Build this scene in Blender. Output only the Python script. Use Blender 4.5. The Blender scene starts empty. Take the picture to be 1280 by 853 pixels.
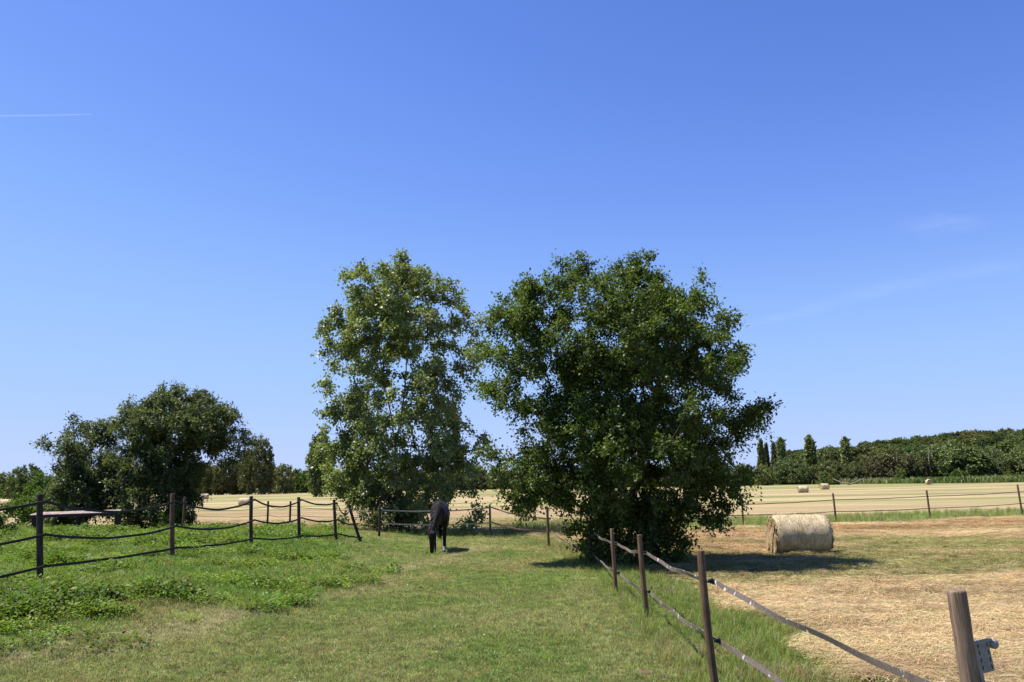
import bpy, bmesh, math, random
import numpy as np
from mathutils import Vector, Matrix
rng = np.random.default_rng(7)
random.seed(7)
scene = bpy.context.scene
COL = scene.collection
rad = math.radians

# ------------------------------------------------------------------ camera
CAM_Z = 2.0
cam_d = bpy.data.cameras.new('camera')
cam_d.sensor_width = 36.0
cam_d.lens = 28.8
cam_d.clip_start = 0.1
cam_d.clip_end = 60000.0
cam = bpy.data.objects.new('camera', cam_d)
COL.objects.link(cam)
cam.location = (0, 0, CAM_Z)
cam.rotation_euler = (rad(90 + 9.78), rad(0.6), 0)
scene.camera = cam

# ------------------------------------------------------------------ light
SUN_EL, SUN_AZ = 63.0, -84.0          # azimuth from +Y, clockwise; the sun stands to the left
sun_vec = Vector((math.sin(rad(SUN_AZ)) * math.cos(rad(SUN_EL)), math.cos(rad(SUN_AZ)) * math.cos(rad(SUN_EL)), math.sin(rad(SUN_EL))))
world = bpy.data.worlds.new('World')
scene.world = world
world.use_nodes = True
wn = world.node_tree
wn.nodes.clear()
sky = wn.nodes.new('ShaderNodeTexSky')
sky.sky_type = 'NISHITA'
sky.sun_disc = False
sky.sun_elevation = rad(SUN_EL)
sky.sun_rotation = rad(SUN_AZ)
sky.altitude = 0
sky.air_density = 1.0
sky.dust_density = 0.0
sky.ozone_density = 4.0
bg = wn.nodes.new('ShaderNodeBackground')
bg.inputs['Strength'].default_value = 0.0676
wo = wn.nodes.new('ShaderNodeOutputWorld')
sep = wn.nodes.new('ShaderNodeSeparateColor'); cmb = wn.nodes.new('ShaderNodeCombineColor')
wn.links.new(sky.outputs[0], sep.inputs[0])
SKY_K = .0676 * 1.932
RESP = (((0, 0), (.102, .122), (.133, .172), (.26, .330), (.45, .42), (.65, .48), (1, .54)),
        ((0, 0), (.25, .255), (.305, .33), (.5, .545), (.81, .645), (1, .68)),
        ((0, 0), (.68, .77), (.80, .90), (1, 1)))
for i_, (gain_, gam_) in enumerate(((.70, 1.21), (.98, 1.0), (1.38, 1.0))):   # camera colour response, the same over the whole sky
    def mth(op, v, src):
        nd = wn.nodes.new('ShaderNodeMath'); nd.operation = op; nd.inputs[1].default_value = v
        wn.links.new(src, nd.inputs[0]); return nd.outputs[0]
    o_ = mth('MULTIPLY', gain_ * SKY_K, mth('POWER', gam_, sep.outputs[i_]))
    fc_ = wn.nodes.new('ShaderNodeFloatCurve'); pts_ = fc_.mapping.curves[0].points
    while len(pts_) < len(RESP[i_]): pts_.new(.5, .5)
    for pt_, xy_ in zip(pts_, RESP[i_]): pt_.location = xy_
    fc_.mapping.update()
    wn.links.new(o_, fc_.inputs['Value'])
    wn.links.new(mth('MULTIPLY', 1 / SKY_K, fc_.outputs[0]), cmb.inputs[i_])
wn.links.new(cmb.outputs[0], bg.inputs[0])
wn.links.new(bg.outputs[0], wo.inputs[0])
sun_d = bpy.data.lights.new('sun', 'SUN')
sun_d.energy = 5.0
sun_d.angle = rad(0.55)
sun_d.color = (1.0, 0.955, 0.88)
sun = bpy.data.objects.new('sun', sun_d)
COL.objects.link(sun)
sun.location = sun_vec * 50
sun.rotation_euler = sun_vec.to_track_quat('Z', 'Y').to_euler()
scene.view_settings.view_transform = 'Standard'
scene.view_settings.look = 'None'
scene.view_settings.exposure = 0.95
scene.view_settings.gamma = 1.0
scene.render.engine = 'CYCLES'
scene.cycles.max_bounces = 6
scene.cycles.diffuse_bounces = 3
scene.cycles.glossy_bounces = 2
scene.cycles.transmission_bounces = 4
scene.cycles.transparent_max_bounces = 8
scene.cycles.use_denoising = True

# ------------------------------------------------------------------ noise and terrain
def _h(ix, iy, s):
    n = (ix.astype(np.int64) * 374761393 + iy.astype(np.int64) * 668265263 + s * 1442695041) & 0x7fffffff
    n = ((n ^ (n >> 13)) * 1274126177) & 0x7fffffff
    return ((n ^ (n >> 16)) & 0xffff) / 65535.0
def vnoise(x, y, s=0):
    x = np.asarray(x, float); y = np.asarray(y, float)
    ix = np.floor(x); iy = np.floor(y); fx = x - ix; fy = y - iy
    fx = fx * fx * (3 - 2 * fx); fy = fy * fy * (3 - 2 * fy)
    a = _h(ix, iy, s); b = _h(ix + 1, iy, s); c = _h(ix, iy + 1, s); d = _h(ix + 1, iy + 1, s)
    return (a * (1 - fx) + b * fx) * (1 - fy) + (c * (1 - fx) + d * fx) * fy
def fbm(x, y, s=0, o=4):
    x = np.asarray(x, float); y = np.asarray(y, float); r = 0; a = .5; t = 0
    for k in range(o):
        r = r + a * vnoise(x * 2**k + 17.3 * k, y * 2**k - 9.1 * k, s + k); t += a; a *= .5
    return r / t
def sst(a, b, x):
    t = np.clip((np.asarray(x, float) - a) / (b - a), 0, 1)
    return t * t * (3 - 2 * t)
def H(x, y):
    x = np.asarray(x, float); y = np.asarray(y, float)
    m = .45 * sst(-2.2, -7.5, x) * sst(7, 14, y) * (1 - sst(27, 40, y))
    far = sst(36, 130, y) * (-.6 + .011 * np.clip(x, -130, 130))
    hill = 20 * np.exp(-((x - 330) / 150)**2 - ((y - 540) / 150)**2) * sst(250, 330, y)
    lum = (fbm(x * .35, y * .35, 3, 3) - .5) * .10 * np.clip(1 - y / 90, 0.1, 1)
    return m + far + hill + lum
def hz(x, y):
    return float(H(np.array(x), np.array(y)))

def lerp3(a, b, t):
    return a * (1 - t[..., None]) + b * t[..., None]
A = lambda *c: np.array(c, float)
def zones(x, y):
    n1 = fbm(x * .8, y * .8, 21, 3) - .5
    n2 = fbm(x * .25, y * .25, 31, 3) - .5
    xe = np.interp(y, [0, 8, 17, 22, 27, 31, 33, 34], [3.5, 3.6, 3.4, 2.7, 1.8, .8, 0, -60]) + n1 * 1.3
    yr = np.interp(x, [-60, -16, -11, -4.6, -.85, 3], [47, 44, 37.5, 34, 34, 34]) + n1 * 2
    hay = np.where(x < 1.9, sst(-.5, .5, y - yr), 0)
    hay = np.maximum(hay, sst(-.35, .35, x - xe) * (x > -1.5) * (y > 0) * np.where(x < 1.9, y > 22, 1))
    yl = np.interp(x, [-1, 10, 15.5, 21, 28, 45], [33.5, 37.2, 39.8, 42, 45.5, 53])
    strip = sst(-2.0, -.6, y - yl + n1 * 2) * (1 - sst(4, 8.5, y - yl + n1 * 4)) * sst(-2, 2, x)
    yfar = np.interp(x, [-400, -130, 84, 113, 300], [440, 405, 272, 200, 180]) + n2 * 6
    far = sst(-2, 2, y - yfar)
    lx = np.interp(y, [8, 10.7, 11.8, 14, 17.2, 20, 27, 34], [-9.5, -6.9, -5.1, -3.9, -2.7, -3.9, -5.5, -6.5]) + n1 * 2.2
    lush = sst(.4, -.6, x - lx) * (1 - hay) * sst(9.5, 11, y)
    return dict(hay=hay, strip=strip, far=far, lush=lush, n1=n1, n2=n2, yl=yl, xe=xe)
PATH = np.array([(-6.5, 8), (-4.4, 11.6), (-3.2, 17.3), (-1.9, 22), (-.9, 27)], float)
def base_col(x, y, z=None):
    z = z or zones(x, y)
    p = fbm(x * .55, y * .55, 41, 4); q = fbm(x * 1.7, y * 1.7, 51, 3); r = fbm(x * .16, y * .16, 61, 3)
    c = lerp3(A(.150, .196, .047), A(.215, .226, .078), sst(.42, .62, p))
    c = lerp3(c, A(.26, .205, .095), .75 * sst(.56, .74, q * .6 + r * .4))
    px = np.interp(y, PATH[:, 1], PATH[:, 0])
    tr = np.exp(-((x - px - (p - .5)) / .45)**2) * sst(.1, .45, q) * (y > 7) * (y < 27)
    c = lerp3(c, A(.31, .27, .145), .88 * tr)
    c = lerp3(c, lerp3(A(.120, .205, .030), A(.165, .225, .045), sst(.4, .65, p)), z['lush'])
    # dry earthy patch at the foot of the bank
    e = np.exp(-((x + 6.6) / 1.4)**2 - ((y - 12.6) / 1.1)**2)
    c = lerp3(c, A(.20, .15, .075), np.clip(e * 1.2 * sst(.35, .6, q), 0, .8))
    # greener long grass beside the right fence
    sd = np.exp(-((x - 2.7) / .9)**2) * (1 - sst(24, 30, y)) * (y > 2)
    c = lerp3(c, A(.140, .195, .042), .8 * np.clip(sd, 0, 1))
    # hay field
    band = fbm(x * .07 + .3 * y * .02, y * .33, 71, 4)
    g = fbm(x * .25, y * .6, 81, 4)
    hc = lerp3(A(.54, .40, .205), A(.255, .245, .080), sst(.45, .56, band * .6 + g * .4 + .07 * np.exp(-((y - 18.5) / 3.5)**2) + .06 * np.exp(-((y - 26) / 4)**2) * sst(6, 12, x) - .12 * np.exp(-((y - 11) / 4)**2)))
    hc = hc * (.80 + .42 * sst(.3, .7, fbm(x * .14 + 5, y * .5, 85, 4)))[..., None]
    rows = fbm(x * .12, y * 1.1 + x * .12, 87, 3)
    hc = lerp3(hc, A(.40, .25, .125), .55 * sst(.54, .66, rows) * sst(12, 8, y))
    for off in (0, 1.7):
        tk = np.exp(-((x - (6.2 + off + (y - 8) * .42 + .5 * np.sin(y * .16)))/.16)**2) * sst(.35, .6, fbm(x * 1.2, y * 1.2, 89, 2)) * (y < 34)
        hc = lerp3(hc, A(.30, .215, .10), .6 * tk)
    yb = z['yl'] - 5.2
    br = np.exp(-((y - yb - z['n1'] * 3) / 2.0)**2) * sst(2, 5, x)
    hc = lerp3(hc, A(.47, .265, .125), .95 * br * sst(.25, .5, g))
    hc = lerp3(hc, A(.47, .27, .13), .8 * np.exp(-((y - 25.5 - z['n1'] * 4) / 2.6)**2) * sst(10, 7, x) * sst(1, 3, x) * sst(.35, .6, q))
    rb = np.exp(-((y - yb + .5 - z['n1'] * 2) / .7)**2) * sst(9, 13, x)
    hc = lerp3(hc, A(.22, .105, .055), .8 * rb * sst(.4, .55, q))
    ly = np.log(np.maximum(y, 5))
    fb = fbm(x * .006 + 3, ly * 7.5, 91, 3)
    fg = fbm(x * .03, y * .08, 95, 3)
    fc = lerp3(A(.46, .36, .20), A(.25, .255, .095), sst(.46, .60, fb * .7 + fg * .3) * .85)
    fc = fc * (.86 + .28 * sst(.3, .7, fbm(x * .05, y * .22, 97, 4)))[..., None]
    fc = lerp3(fc, A(.45, .29, .17), .6 * np.exp(-((y - 66) / 14)**2) * sst(-60, 0, -np.abs(x + 10)))
    hc = lerp3(hc, fc, sst(40, 52, y))
    c = lerp3(c, hc, z['hay'])
    c = lerp3(c, A(.150, .195, .055), z['strip'] * .9)
    c = lerp3(c, lerp3(A(.13, .155, .05), A(.20, .20, .08), sst(.4, .6, fbm(x * .02, y * .05, 99, 3))), z['far'])
    return c * (.93 - .21 * z['hay'] * (1 - z['strip']))[..., None]

# ------------------------------------------------------------------ helpers
def tag(o, label=None, cat=None, group=None, kind=None):
    if label: o['label'] = label
    if cat: o['category'] = cat
    if group: o['group'] = group
    if kind: o['kind'] = kind
    return o
def empty(name, loc, rz=0.0):
    o = bpy.data.objects.new(name, None)
    o.empty_display_size = .3
    COL.objects.link(o); o.location = loc; o.rotation_euler = (0, 0, rz)
    return o
def link_mesh(name, me, mat, parent=None, smooth=True):
    if mat is not None and not me.materials: me.materials.append(mat)
    if smooth and len(me.polygons): me.polygons.foreach_set('use_smooth', np.ones(len(me.polygons), bool))
    o = bpy.data.objects.new(name, me); COL.objects.link(o)
    if parent is not None: o.parent = parent
    return o
def np_mesh(name, V, F):
    """V (n,3), F (m,k) one face size"""
    me = bpy.data.meshes.new(name)
    V = np.asarray(V, np.float32); F = np.asarray(F, np.int32); k = F.shape[1]
    me.vertices.add(len(V)); me.vertices.foreach_set('co', V.ravel())
    me.loops.add(F.size); me.loops.foreach_set('vertex_index', F.ravel())
    me.polygons.add(len(F)); me.polygons.foreach_set('loop_start', np.arange(len(F), dtype=np.int32) * k)
    me.update(calc_edges=True)
    return me
def attr(me, name, typ, dom, data):
    a = me.attributes.new(name, typ, dom)
    key = {'FLOAT': 'value', 'INT': 'value', 'BOOLEAN': 'value', 'FLOAT_VECTOR': 'vector', 'FLOAT_COLOR': 'color'}[typ]
    a.data.foreach_set(key, np.ascontiguousarray(data).ravel())
def copy_tree(o, parent=None):
    c = o.copy(); COL.objects.link(c)
    if parent is not None: c.parent = parent
    for ch in list(o.children): copy_tree(ch, c)
    return c

class N:
    """tiny node helper"""
    def __init__(s, name):
        s.m = bpy.data.materials.new(name); s.m.use_nodes = True
        s.t = s.m.node_tree; s.t.nodes.clear()
        s.out = s.t.nodes.new('ShaderNodeOutputMaterial')
    def n(s, typ, **kw):
        nd = s.t.nodes.new(typ)
        for k, v in kw.items():
            if k.startswith('i_'):
                key = k[2:]; key = int(key) if key.isdigit() else key.replace('_', ' ')
                nd.inputs[key].default_value = v
            else: setattr(nd, k, v)
        return nd
    def l(s, a, b): s.t.links.new(a, b)
    def ramp(s, fac, stops):
        r = s.n('ShaderNodeValToRGB'); e = r.color_ramp.elements
        while len(e) < len(stops): e.new(.5)
        for el, (p, c) in zip(e, stops): el.position = p; el.color = (*c, 1) if len(c) == 3 else c
        s.l(fac, r.inputs[0]); return r.outputs[0]
    def mix(s, fac, a, b, mode='MIX'):
        m = s.n('ShaderNodeMix', data_type='RGBA', blend_type=mode)
        for sock, v in ((m.inputs[0], fac), (m.inputs[6], a), (m.inputs[7], b)):
            if hasattr(v, 'is_linked'): s.l(v, sock)
            elif isinstance(v, (int, float)): sock.default_value = v
            else: sock.default_value = (*v, 1)
        return m.outputs[2]
    def noise(s, scale=5, detail=4, rough=.6, vec=None, stretch=None, coord='Object'):
        nz = s.n('ShaderNodeTexNoise'); nz.inputs['Scale'].default_value = scale
        nz.inputs['Detail'].default_value = detail; nz.inputs['Roughness'].default_value = rough
        if vec is None:
            tc = s.n('ShaderNodeTexCoord'); vec = tc.outputs[coord]
        if stretch:
            mp = s.n('ShaderNodeMapping'); mp.inputs['Scale'].default_value = stretch
            s.l(vec, mp.inputs[0]); vec = mp.outputs[0]
        s.l(vec, nz.inputs['Vector']); return nz.outputs[0]
    def bsdf(s, color, rough=.8, bump=None, bdist=.01, bstr=.6, spec=.3, metallic=0):
        b = s.n('ShaderNodeBsdfPrincipled'); b.inputs['Roughness'].default_value = rough
        b.inputs['Specular IOR Level'].default_value = spec; b.inputs['Metallic'].default_value = metallic
        if hasattr(color, 'is_linked'): s.l(color, b.inputs['Base Color'])
        else: b.inputs['Base Color'].default_value = (*color, 1)
        if bump is not None:
            bp = s.n('ShaderNodeBump'); bp.inputs['Distance'].default_value = bdist; bp.inputs['Strength'].default_value = bstr
            s.l(bump, bp.inputs['Height']); s.l(bp.outputs[0], b.inputs['Normal'])
        s.l(b.outputs[0], s.out.inputs[0]); return b

def leafy(name, color_fn, transl=.35, gloss=.06, grough=.38, tmul=(1.25, 1.35, .55)):
    s = N(name); c = color_fn(s)
    d = s.n('ShaderNodeBsdfDiffuse'); s.l(c, d.inputs[0])
    t = s.n('ShaderNodeBsdfTranslucent'); s.l(s.mix(1.0, c, tmul, 'MULTIPLY'), t.inputs[0])
    m = s.n('ShaderNodeMixShader', i_0=transl); s.l(d.outputs[0], m.inputs[1]); s.l(t.outputs[0], m.inputs[2])
    g = s.n('ShaderNodeBsdfGlossy', i_Roughness=grough)
    m2 = s.n('ShaderNodeMixShader', i_0=gloss); s.l(m.outputs[0], m2.inputs[1]); s.l(g.outputs[0], m2.inputs[2])
    s.l(m2.outputs[0], s.out.inputs[0]); return s.m
def col_instancer(s):
    a = s.n('ShaderNodeAttribute', attribute_type='INSTANCER', attribute_name='icol'); return a.outputs['Color']
def col_leaf(dark, light, vary=.25):
    def f(s):
        a = s.n('ShaderNodeAttribute', attribute_type='GEOMETRY', attribute_name='tint')
        c = s.ramp(a.outputs['Fac'], [(0, dark), (.75, light), (1, tuple(min(1, v * 1.35) for v in light))])
        oi = s.n('ShaderNodeObjectInfo')
        hs = s.n('ShaderNodeHueSaturation'); hs.inputs['Saturation'].default_value = 1
        mr = s.n('ShaderNodeMapRange'); mr.inputs[3].default_value = 1 - vary; mr.inputs[4].default_value = 1 + vary
        s.l(oi.outputs['Random'], mr.inputs[0]); s.l(mr.outputs[0], hs.inputs['Value'])
        mh = s.n('ShaderNodeMapRange'); mh.inputs[3].default_value = .5 - .035 * (vary > 0); mh.inputs[4].default_value = .5 + .02 * (vary > 0)
        ml = s.n('ShaderNodeMath', operation='FRACT'); mm = s.n('ShaderNodeMath', operation='MULTIPLY', i_1=7.31)
        s.l(oi.outputs['Random'], mm.inputs[0]); s.l(mm.outputs[0], ml.inputs[0]); s.l(ml.outputs[0], mh.inputs[0]); s.l(mh.outputs[0], hs.inputs['Hue'])
        s.l(c, hs.inputs['Color']); return hs.outputs[0]
    return f

# materials -----------------------------------------------------------
def m_ground():
    s = N('ground_soil')
    a = s.n('ShaderNodeAttribute', attribute_type='GEOMETRY', attribute_name='base')
    n1 = s.noise(9, 6, .65); n2 = s.noise(55, 3, .6, stretch=(1, .6, 1)); n3 = s.noise(1.1, 5, .6, stretch=(.35, 1, 1))
    c = s.mix(1.0, a.outputs['Color'], s.ramp(n1, [(.25, (.62, .64, .62)), (.5, (1, 1, 1)), (.78, (1.32, 1.27, 1.2))]), 'MULTIPLY')
    c = s.mix(1.0, c, s.ramp(n3, [(.3, (.86, .9, .86)), (.55, (1, 1, 1)), (.75, (1.12, 1.08, 1.05))]), 'MULTIPLY')
    n4 = s.noise(.35, 6, .7, stretch=(.25, 1, 1))
    c = s.mix(1.0, c, s.ramp(n4, [(.3, (.84, .86, .84)), (.52, (1, 1, 1)), (.72, (1.14, 1.1, 1.08))]), 'MULTIPLY')
    s.bsdf(c, 1.0, n2, .05, .8, spec=.05); return s.m
def m_wood(name, c1, c2, c3, sc=1.0, moss=False):
    s = N(name)
    g = s.noise(30 * sc, 5, .65, stretch=(1, 1, .06)); f = s.noise(120 * sc, 3, .6, stretch=(1, 1, .04)); b = s.noise(4, 3, .5)
    c = s.ramp(g, [(.3, c1), (.5, c2), (.68, c3)])
    c = s.mix(1.0, c, s.ramp(b, [(.3, (.7, .7, .7)), (.65, (1.15, 1.12, 1.1))]), 'MULTIPLY')
    c = s.mix(1.0, c, s.ramp(f, [(.32, (.45, .42, .4)), (.45, (1, 1, 1))]), 'MULTIPLY')
    s.bsdf(c, .85, f, .004, .7, spec=.2); return s.m
def m_tape(name, c1, c2, fleck, thr=.62):
    s = N(name)
    n = s.noise(38, 4, .7); k = s.noise(9, 4, .65)
    c = s.ramp(n, [(.3, c1), (.65, c2)])
    c = s.mix(s.ramp(k, [(thr, (0, 0, 0)), (thr + .05, (1, 1, 1))]), c, fleck)
    s.bsdf(c, .7, n, .003, .6, spec=.25); return s.m
def m_plain(name, c, rough=.6, var=.25, scale=20, spec=.3):
    s = N(name); n = s.noise(scale, 4, .6)
    s.bsdf(s.ramp(n, [(.3, tuple(v * (1 - var) for v in c)), (.7, tuple(min(1, v * (1 + var)) for v in c))]), rough, n, .004, .4, spec=spec); return s.m
M = {}
M['ground'] = m_ground()
M['bark'] = m_wood('bark_brown', (.038, .030, .022), (.083, .068, .053), (.128, .109, .086), .3)
M['bark_pale'] = m_wood('bark_pale', (.098, .086, .068), (.203, .188, .150), (.285, .262, .217), .3)
M['post'] = m_wood('post_brown', (.068, .042, .024), (.128, .080, .046), (.180, .122, .078))
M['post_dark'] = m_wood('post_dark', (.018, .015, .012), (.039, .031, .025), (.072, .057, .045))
M['post_red'] = m_wood('post_reddish', (.068, .038, .022), (.120, .068, .041), (.165, .098, .064))
M['post_grey'] = m_wood('post_greybrown', (.090, .058, .040), (.182, .126, .090), (.27, .198, .148))
M['plank'] = m_wood('plank_pinkish', (.195, .143, .124), (.315, .247, .225), (.413, .338, .315), .5)
M['tape_dark'] = m_tape('rope_black', (.012, .011, .009), (.035, .03, .025), (.05, .05, .03), .66)
M['tape_brown'] = m_tape('tape_brown', (.08, .062, .05), (.15, .12, .10), (.55, .53, .48), .60)
M['tape_pale'] = m_tape('tape_pale', (.25, .225, .19), (.37, .34, .29), (.65, .62, .55), .6)
M['wire'] = m_plain('wire_brown', (.09, .055, .04), .7)
M['black'] = m_plain('black_plastic', (.018, .018, .018), .45)
M['grey_plastic'] = m_plain('grey_plastic', (.21, .195, .19), .5, .2, 30)
M['grass'] = leafy('grass_blade', col_instancer, .38, .02, .5, (1.15, 1.2, .7))
M['straw'] = leafy('straw_stalk', col_instancer, .12, .05, .45, (1, 1, .9))
M['weed'] = leafy('weed_leaf', col_instancer, .36, .015, .5, (1.2, 1.3, .6))
M['leaf_big'] = leafy('leaf_dark_green', col_leaf((.038, .060, .011), (.100, .138, .025), 0), .38, .025, .5)
M['leaf_poplar'] = leafy('leaf_poplar_green', col_leaf((.095, .118, .036), (.205, .235, .075), 0), .40, .04, .45)
M['leaf_bush'] = leafy('leaf_greygreen', col_leaf((.046, .062, .024), (.112, .130, .050), 0), .38, .03, .5)
M['leaf_bright'] = leafy('leaf_bright_green', col_leaf((.055, .085, .018), (.11, .15, .034), .1), .38, .015, .5)
M['leaf_far'] = leafy('leaf_far_green', col_leaf((.058, .080, .024), (.130, .155, .048), .3), .25, .03, .5)
M['leaf_olive'] = leafy('leaf_olive_brown', col_leaf((.07, .066, .028), (.128, .116, .050), .12), .25, .03, .5)

# ------------------------------------------------------------------ scattered ground cover (one object each, instanced in its own modifier)
def gn_scatter():
    ng = bpy.data.node_groups.new('scatter', 'GeometryNodeTree')
    ng.interface.new_socket('Geometry', in_out='INPUT', socket_type='NodeSocketGeometry')
    ng.interface.new_socket('Geometry', in_out='OUTPUT', socket_type='NodeSocketGeometry')
    nn = ng.nodes.new
    def na(name, typ):
        a = nn('GeometryNodeInputNamedAttribute'); a.data_type = typ; a.inputs[0].default_value = name
        return [o for o in a.outputs if o.enabled and o.name == 'Attribute'][0]
    gi, go = nn('NodeGroupInput'), nn('NodeGroupOutput')
    sep = nn('GeometryNodeSeparateGeometry'); sep.domain = 'POINT'
    sp = nn('GeometryNodeSplitToInstances'); sp.domain = 'POINT'
    mp = nn('GeometryNodeMeshToPoints'); iop = nn('GeometryNodeInstanceOnPoints')
    L = ng.links.new
    L(gi.outputs[0], sep.inputs['Geometry']); L(na('is_tuft', 'BOOLEAN'), sep.inputs['Selection'])
    L(sep.outputs[0], sp.inputs['Geometry']); L(na('variant', 'INT'), sp.inputs['Group ID'])
    L(sep.outputs[1], mp.inputs[0]); L(mp.outputs[0], iop.inputs['Points'])
    L(sp.outputs[0], iop.inputs['Instance']); iop.inputs['Pick Instance'].default_value = True
    L(na('variant', 'INT'), iop.inputs['Instance Index'])
    L(na('rot', 'FLOAT_VECTOR'), iop.inputs['Rotation']); L(na('size', 'FLOAT'), iop.inputs['Scale'])
    L(iop.outputs[0], go.inputs[0])
    return ng
GN = gn_scatter()
def scatter(name, tufts, P, rot, size, col, mat, kindlabel):
    nt = sum(len(v) for v, f in tufts); n = len(P)
    V = np.concatenate([v for v, f in tufts] + [P]); Fs = []; off = 0; var = []
    for k, (v, f) in enumerate(tufts):
        Fs.append(np.asarray(f) + off); off += len(v); var.append(np.full(len(v), k))
    me = np_mesh(name, V, np.concatenate(Fs))
    var.append(rng.integers(0, len(tufts), n))
    pad3 = np.zeros((nt, 3))
    attr(me, 'is_tuft', 'BOOLEAN', 'POINT', np.r_[np.ones(nt, bool), np.zeros(n, bool)])
    attr(me, 'variant', 'INT', 'POINT', np.concatenate(var).astype(np.int32))
    attr(me, 'rot', 'FLOAT_VECTOR', 'POINT', np.concatenate([pad3, rot]).astype(np.float32))
    attr(me, 'size', 'FLOAT', 'POINT', np.r_[np.zeros(nt), size].astype(np.float32))
    c4 = np.ones((nt + n, 4), np.float32); c4[nt:, :3] = col
    attr(me, 'icol', 'FLOAT_COLOR', 'POINT', c4)
    o = link_mesh(name, me, mat)
    md = o.modifiers.new('scatter', 'NODES'); md.node_group = GN
    tag(o, kindlabel, None, None, 'stuff')
    return o
def tuft_blades(n, r, h0, h1, w, lean, seed):
    """blades of three triangles each, bending outward"""
    g = np.random.default_rng(seed); V = []; F = []
    for i in range(n):
        a = g.uniform(0, 6.283); d = r * math.sqrt(g.random()); b = np.array([math.cos(a) * d, math.sin(a) * d, -.01])
        h = g.uniform(h0, h1); az = g.uniform(0, 6.283); le = h * g.uniform(.3, 1) * lean
        dr = np.array([math.cos(az), math.sin(az), 0]); sd = np.array([-math.sin(az + g.normal() * .7), math.cos(az + g.normal() * .7), 0]) * w * g.uniform(.6, 1.2)
        m = b + dr * le * .35 + np.array([0, 0, h * .6]); t = b + dr * le + np.array([0, 0, h * g.uniform(.75, 1)])
        k = len(V); V += [b - sd / 2, b + sd / 2, m - sd * .4, m + sd * .4, t]
        F += [(k, k + 1, k + 3), (k, k + 3, k + 2), (k + 2, k + 3, k + 4)]
    return np.array(V), np.array(F)
def tuft_straw(n, r, l0, l1, w, lift, seed, dirn=None):
    g = np.random.default_rng(seed); V = []; F = []
    for i in range(n):
        c = np.array([g.uniform(-r, r), g.uniform(-r, r), g.uniform(.005, lift)])
        a = g.uniform(0, 6.283) if dirn is None else dirn + g.normal() * .6
        l = g.uniform(l0, l1); d = np.array([math.cos(a), math.sin(a), g.normal() * .12]) * l / 2
        s = np.array([-math.sin(a), math.cos(a), g.normal() * .5]); s = s / np.linalg.norm(s) * w * g.uniform(.6, 1.3)
        bow = np.array([0, 0, g.uniform(0, lift)]) + s * g.normal() * 2
        k = len(V); V += [c - d - s / 2, c - d + s / 2, c + bow - s / 2, c + bow + s / 2, c + d]
        F += [(k, k + 1, k + 3), (k, k + 3, k + 2), (k + 2, k + 3, k + 4)]
    return np.array(V), np.array(F)
def tuft_leaves(n, r, h, l, w, seed):
    """low leafy weed: rhomb leaves on a dome"""
    g = np.random.default_rng(seed); V = []; F = []
    for i in range(n):
        a = g.uniform(0, 6.283); d = r * math.sqrt(g.random()); z = h * g.uniform(.15, 1) * (1 - .55 * (d / r)**2)
        b = np.array([math.cos(a) * d, math.sin(a) * d, z]); az = a + g.normal() * 1.0
        dr = np.array([math.cos(az), math.sin(az), g.uniform(-.35, .6)]); dr /= np.linalg.norm(dr)
        s = np.cross(dr, np.array([g.normal() * .4, g.normal() * .4, 1])); s /= np.linalg.norm(s)
        L = l * g.uniform(.6, 1.2); W = w * g.uniform(.7, 1.2)
        k = len(V); V += [b, b + dr * L * .45 + s * W / 2, b + dr * L, b + dr * L * .45 - s * W / 2]
        F += [(k, k + 1, k + 2), (k, k + 2, k + 3)]
    return np.array(V), np.array(F)
def cand(n, y0, y1, margin=1.5):
    y = np.exp(rng.uniform(math.log(y0), math.log(y1), n))
    x = rng.uniform(-1, 1, n) * (.70 * y + margin)
    return x, y
def upr(n, tilt=.12):
    return np.stack([rng.normal(0, tilt, n), rng.normal(0, tilt, n), rng.uniform(0, 6.283, n)], 1)
def jit(c, v=.16, hue=.08):
    n = len(c)
    return np.clip(c * (1 + rng.normal(0, v, (n, 1))) * (1 + rng.normal(0, hue, (n, 3))), .004, .9)

# ------------------------------------------------------------------ ground
def build_ground():
    nx, ny = 460, 560
    tx = np.linspace(-1, 1, nx); gx = 1500 * np.sinh(7.0 * tx) / math.sinh(7.0)
    t0 = -.42; ty = np.linspace(t0, 1, ny); gy = 14 + 2200 * np.sinh(7.4 * ty) / math.sinh(7.4)
    X, Y = np.meshgrid(gx, gy); Z = H(X, Y)
    V = np.stack([X.ravel(), Y.ravel(), Z.ravel()], 1)
    i = np.arange((ny - 1) * nx).reshape(ny - 1, nx)[:, :-1].ravel()
    me = np_mesh('ground', V, np.stack([i, i + 1, i + nx + 1, i + nx], 1))
    c = np.ones((len(V), 4), np.float32); c[:, :3] = base_col(X.ravel(), Y.ravel())
    attr(me, 'base', 'FLOAT_COLOR', 'POINT', c)
    tag(link_mesh('ground', me, M['ground']), 'flat farmland of grazed paddock grass and mown golden hay field', None, None, 'structure')
build_ground()

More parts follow.
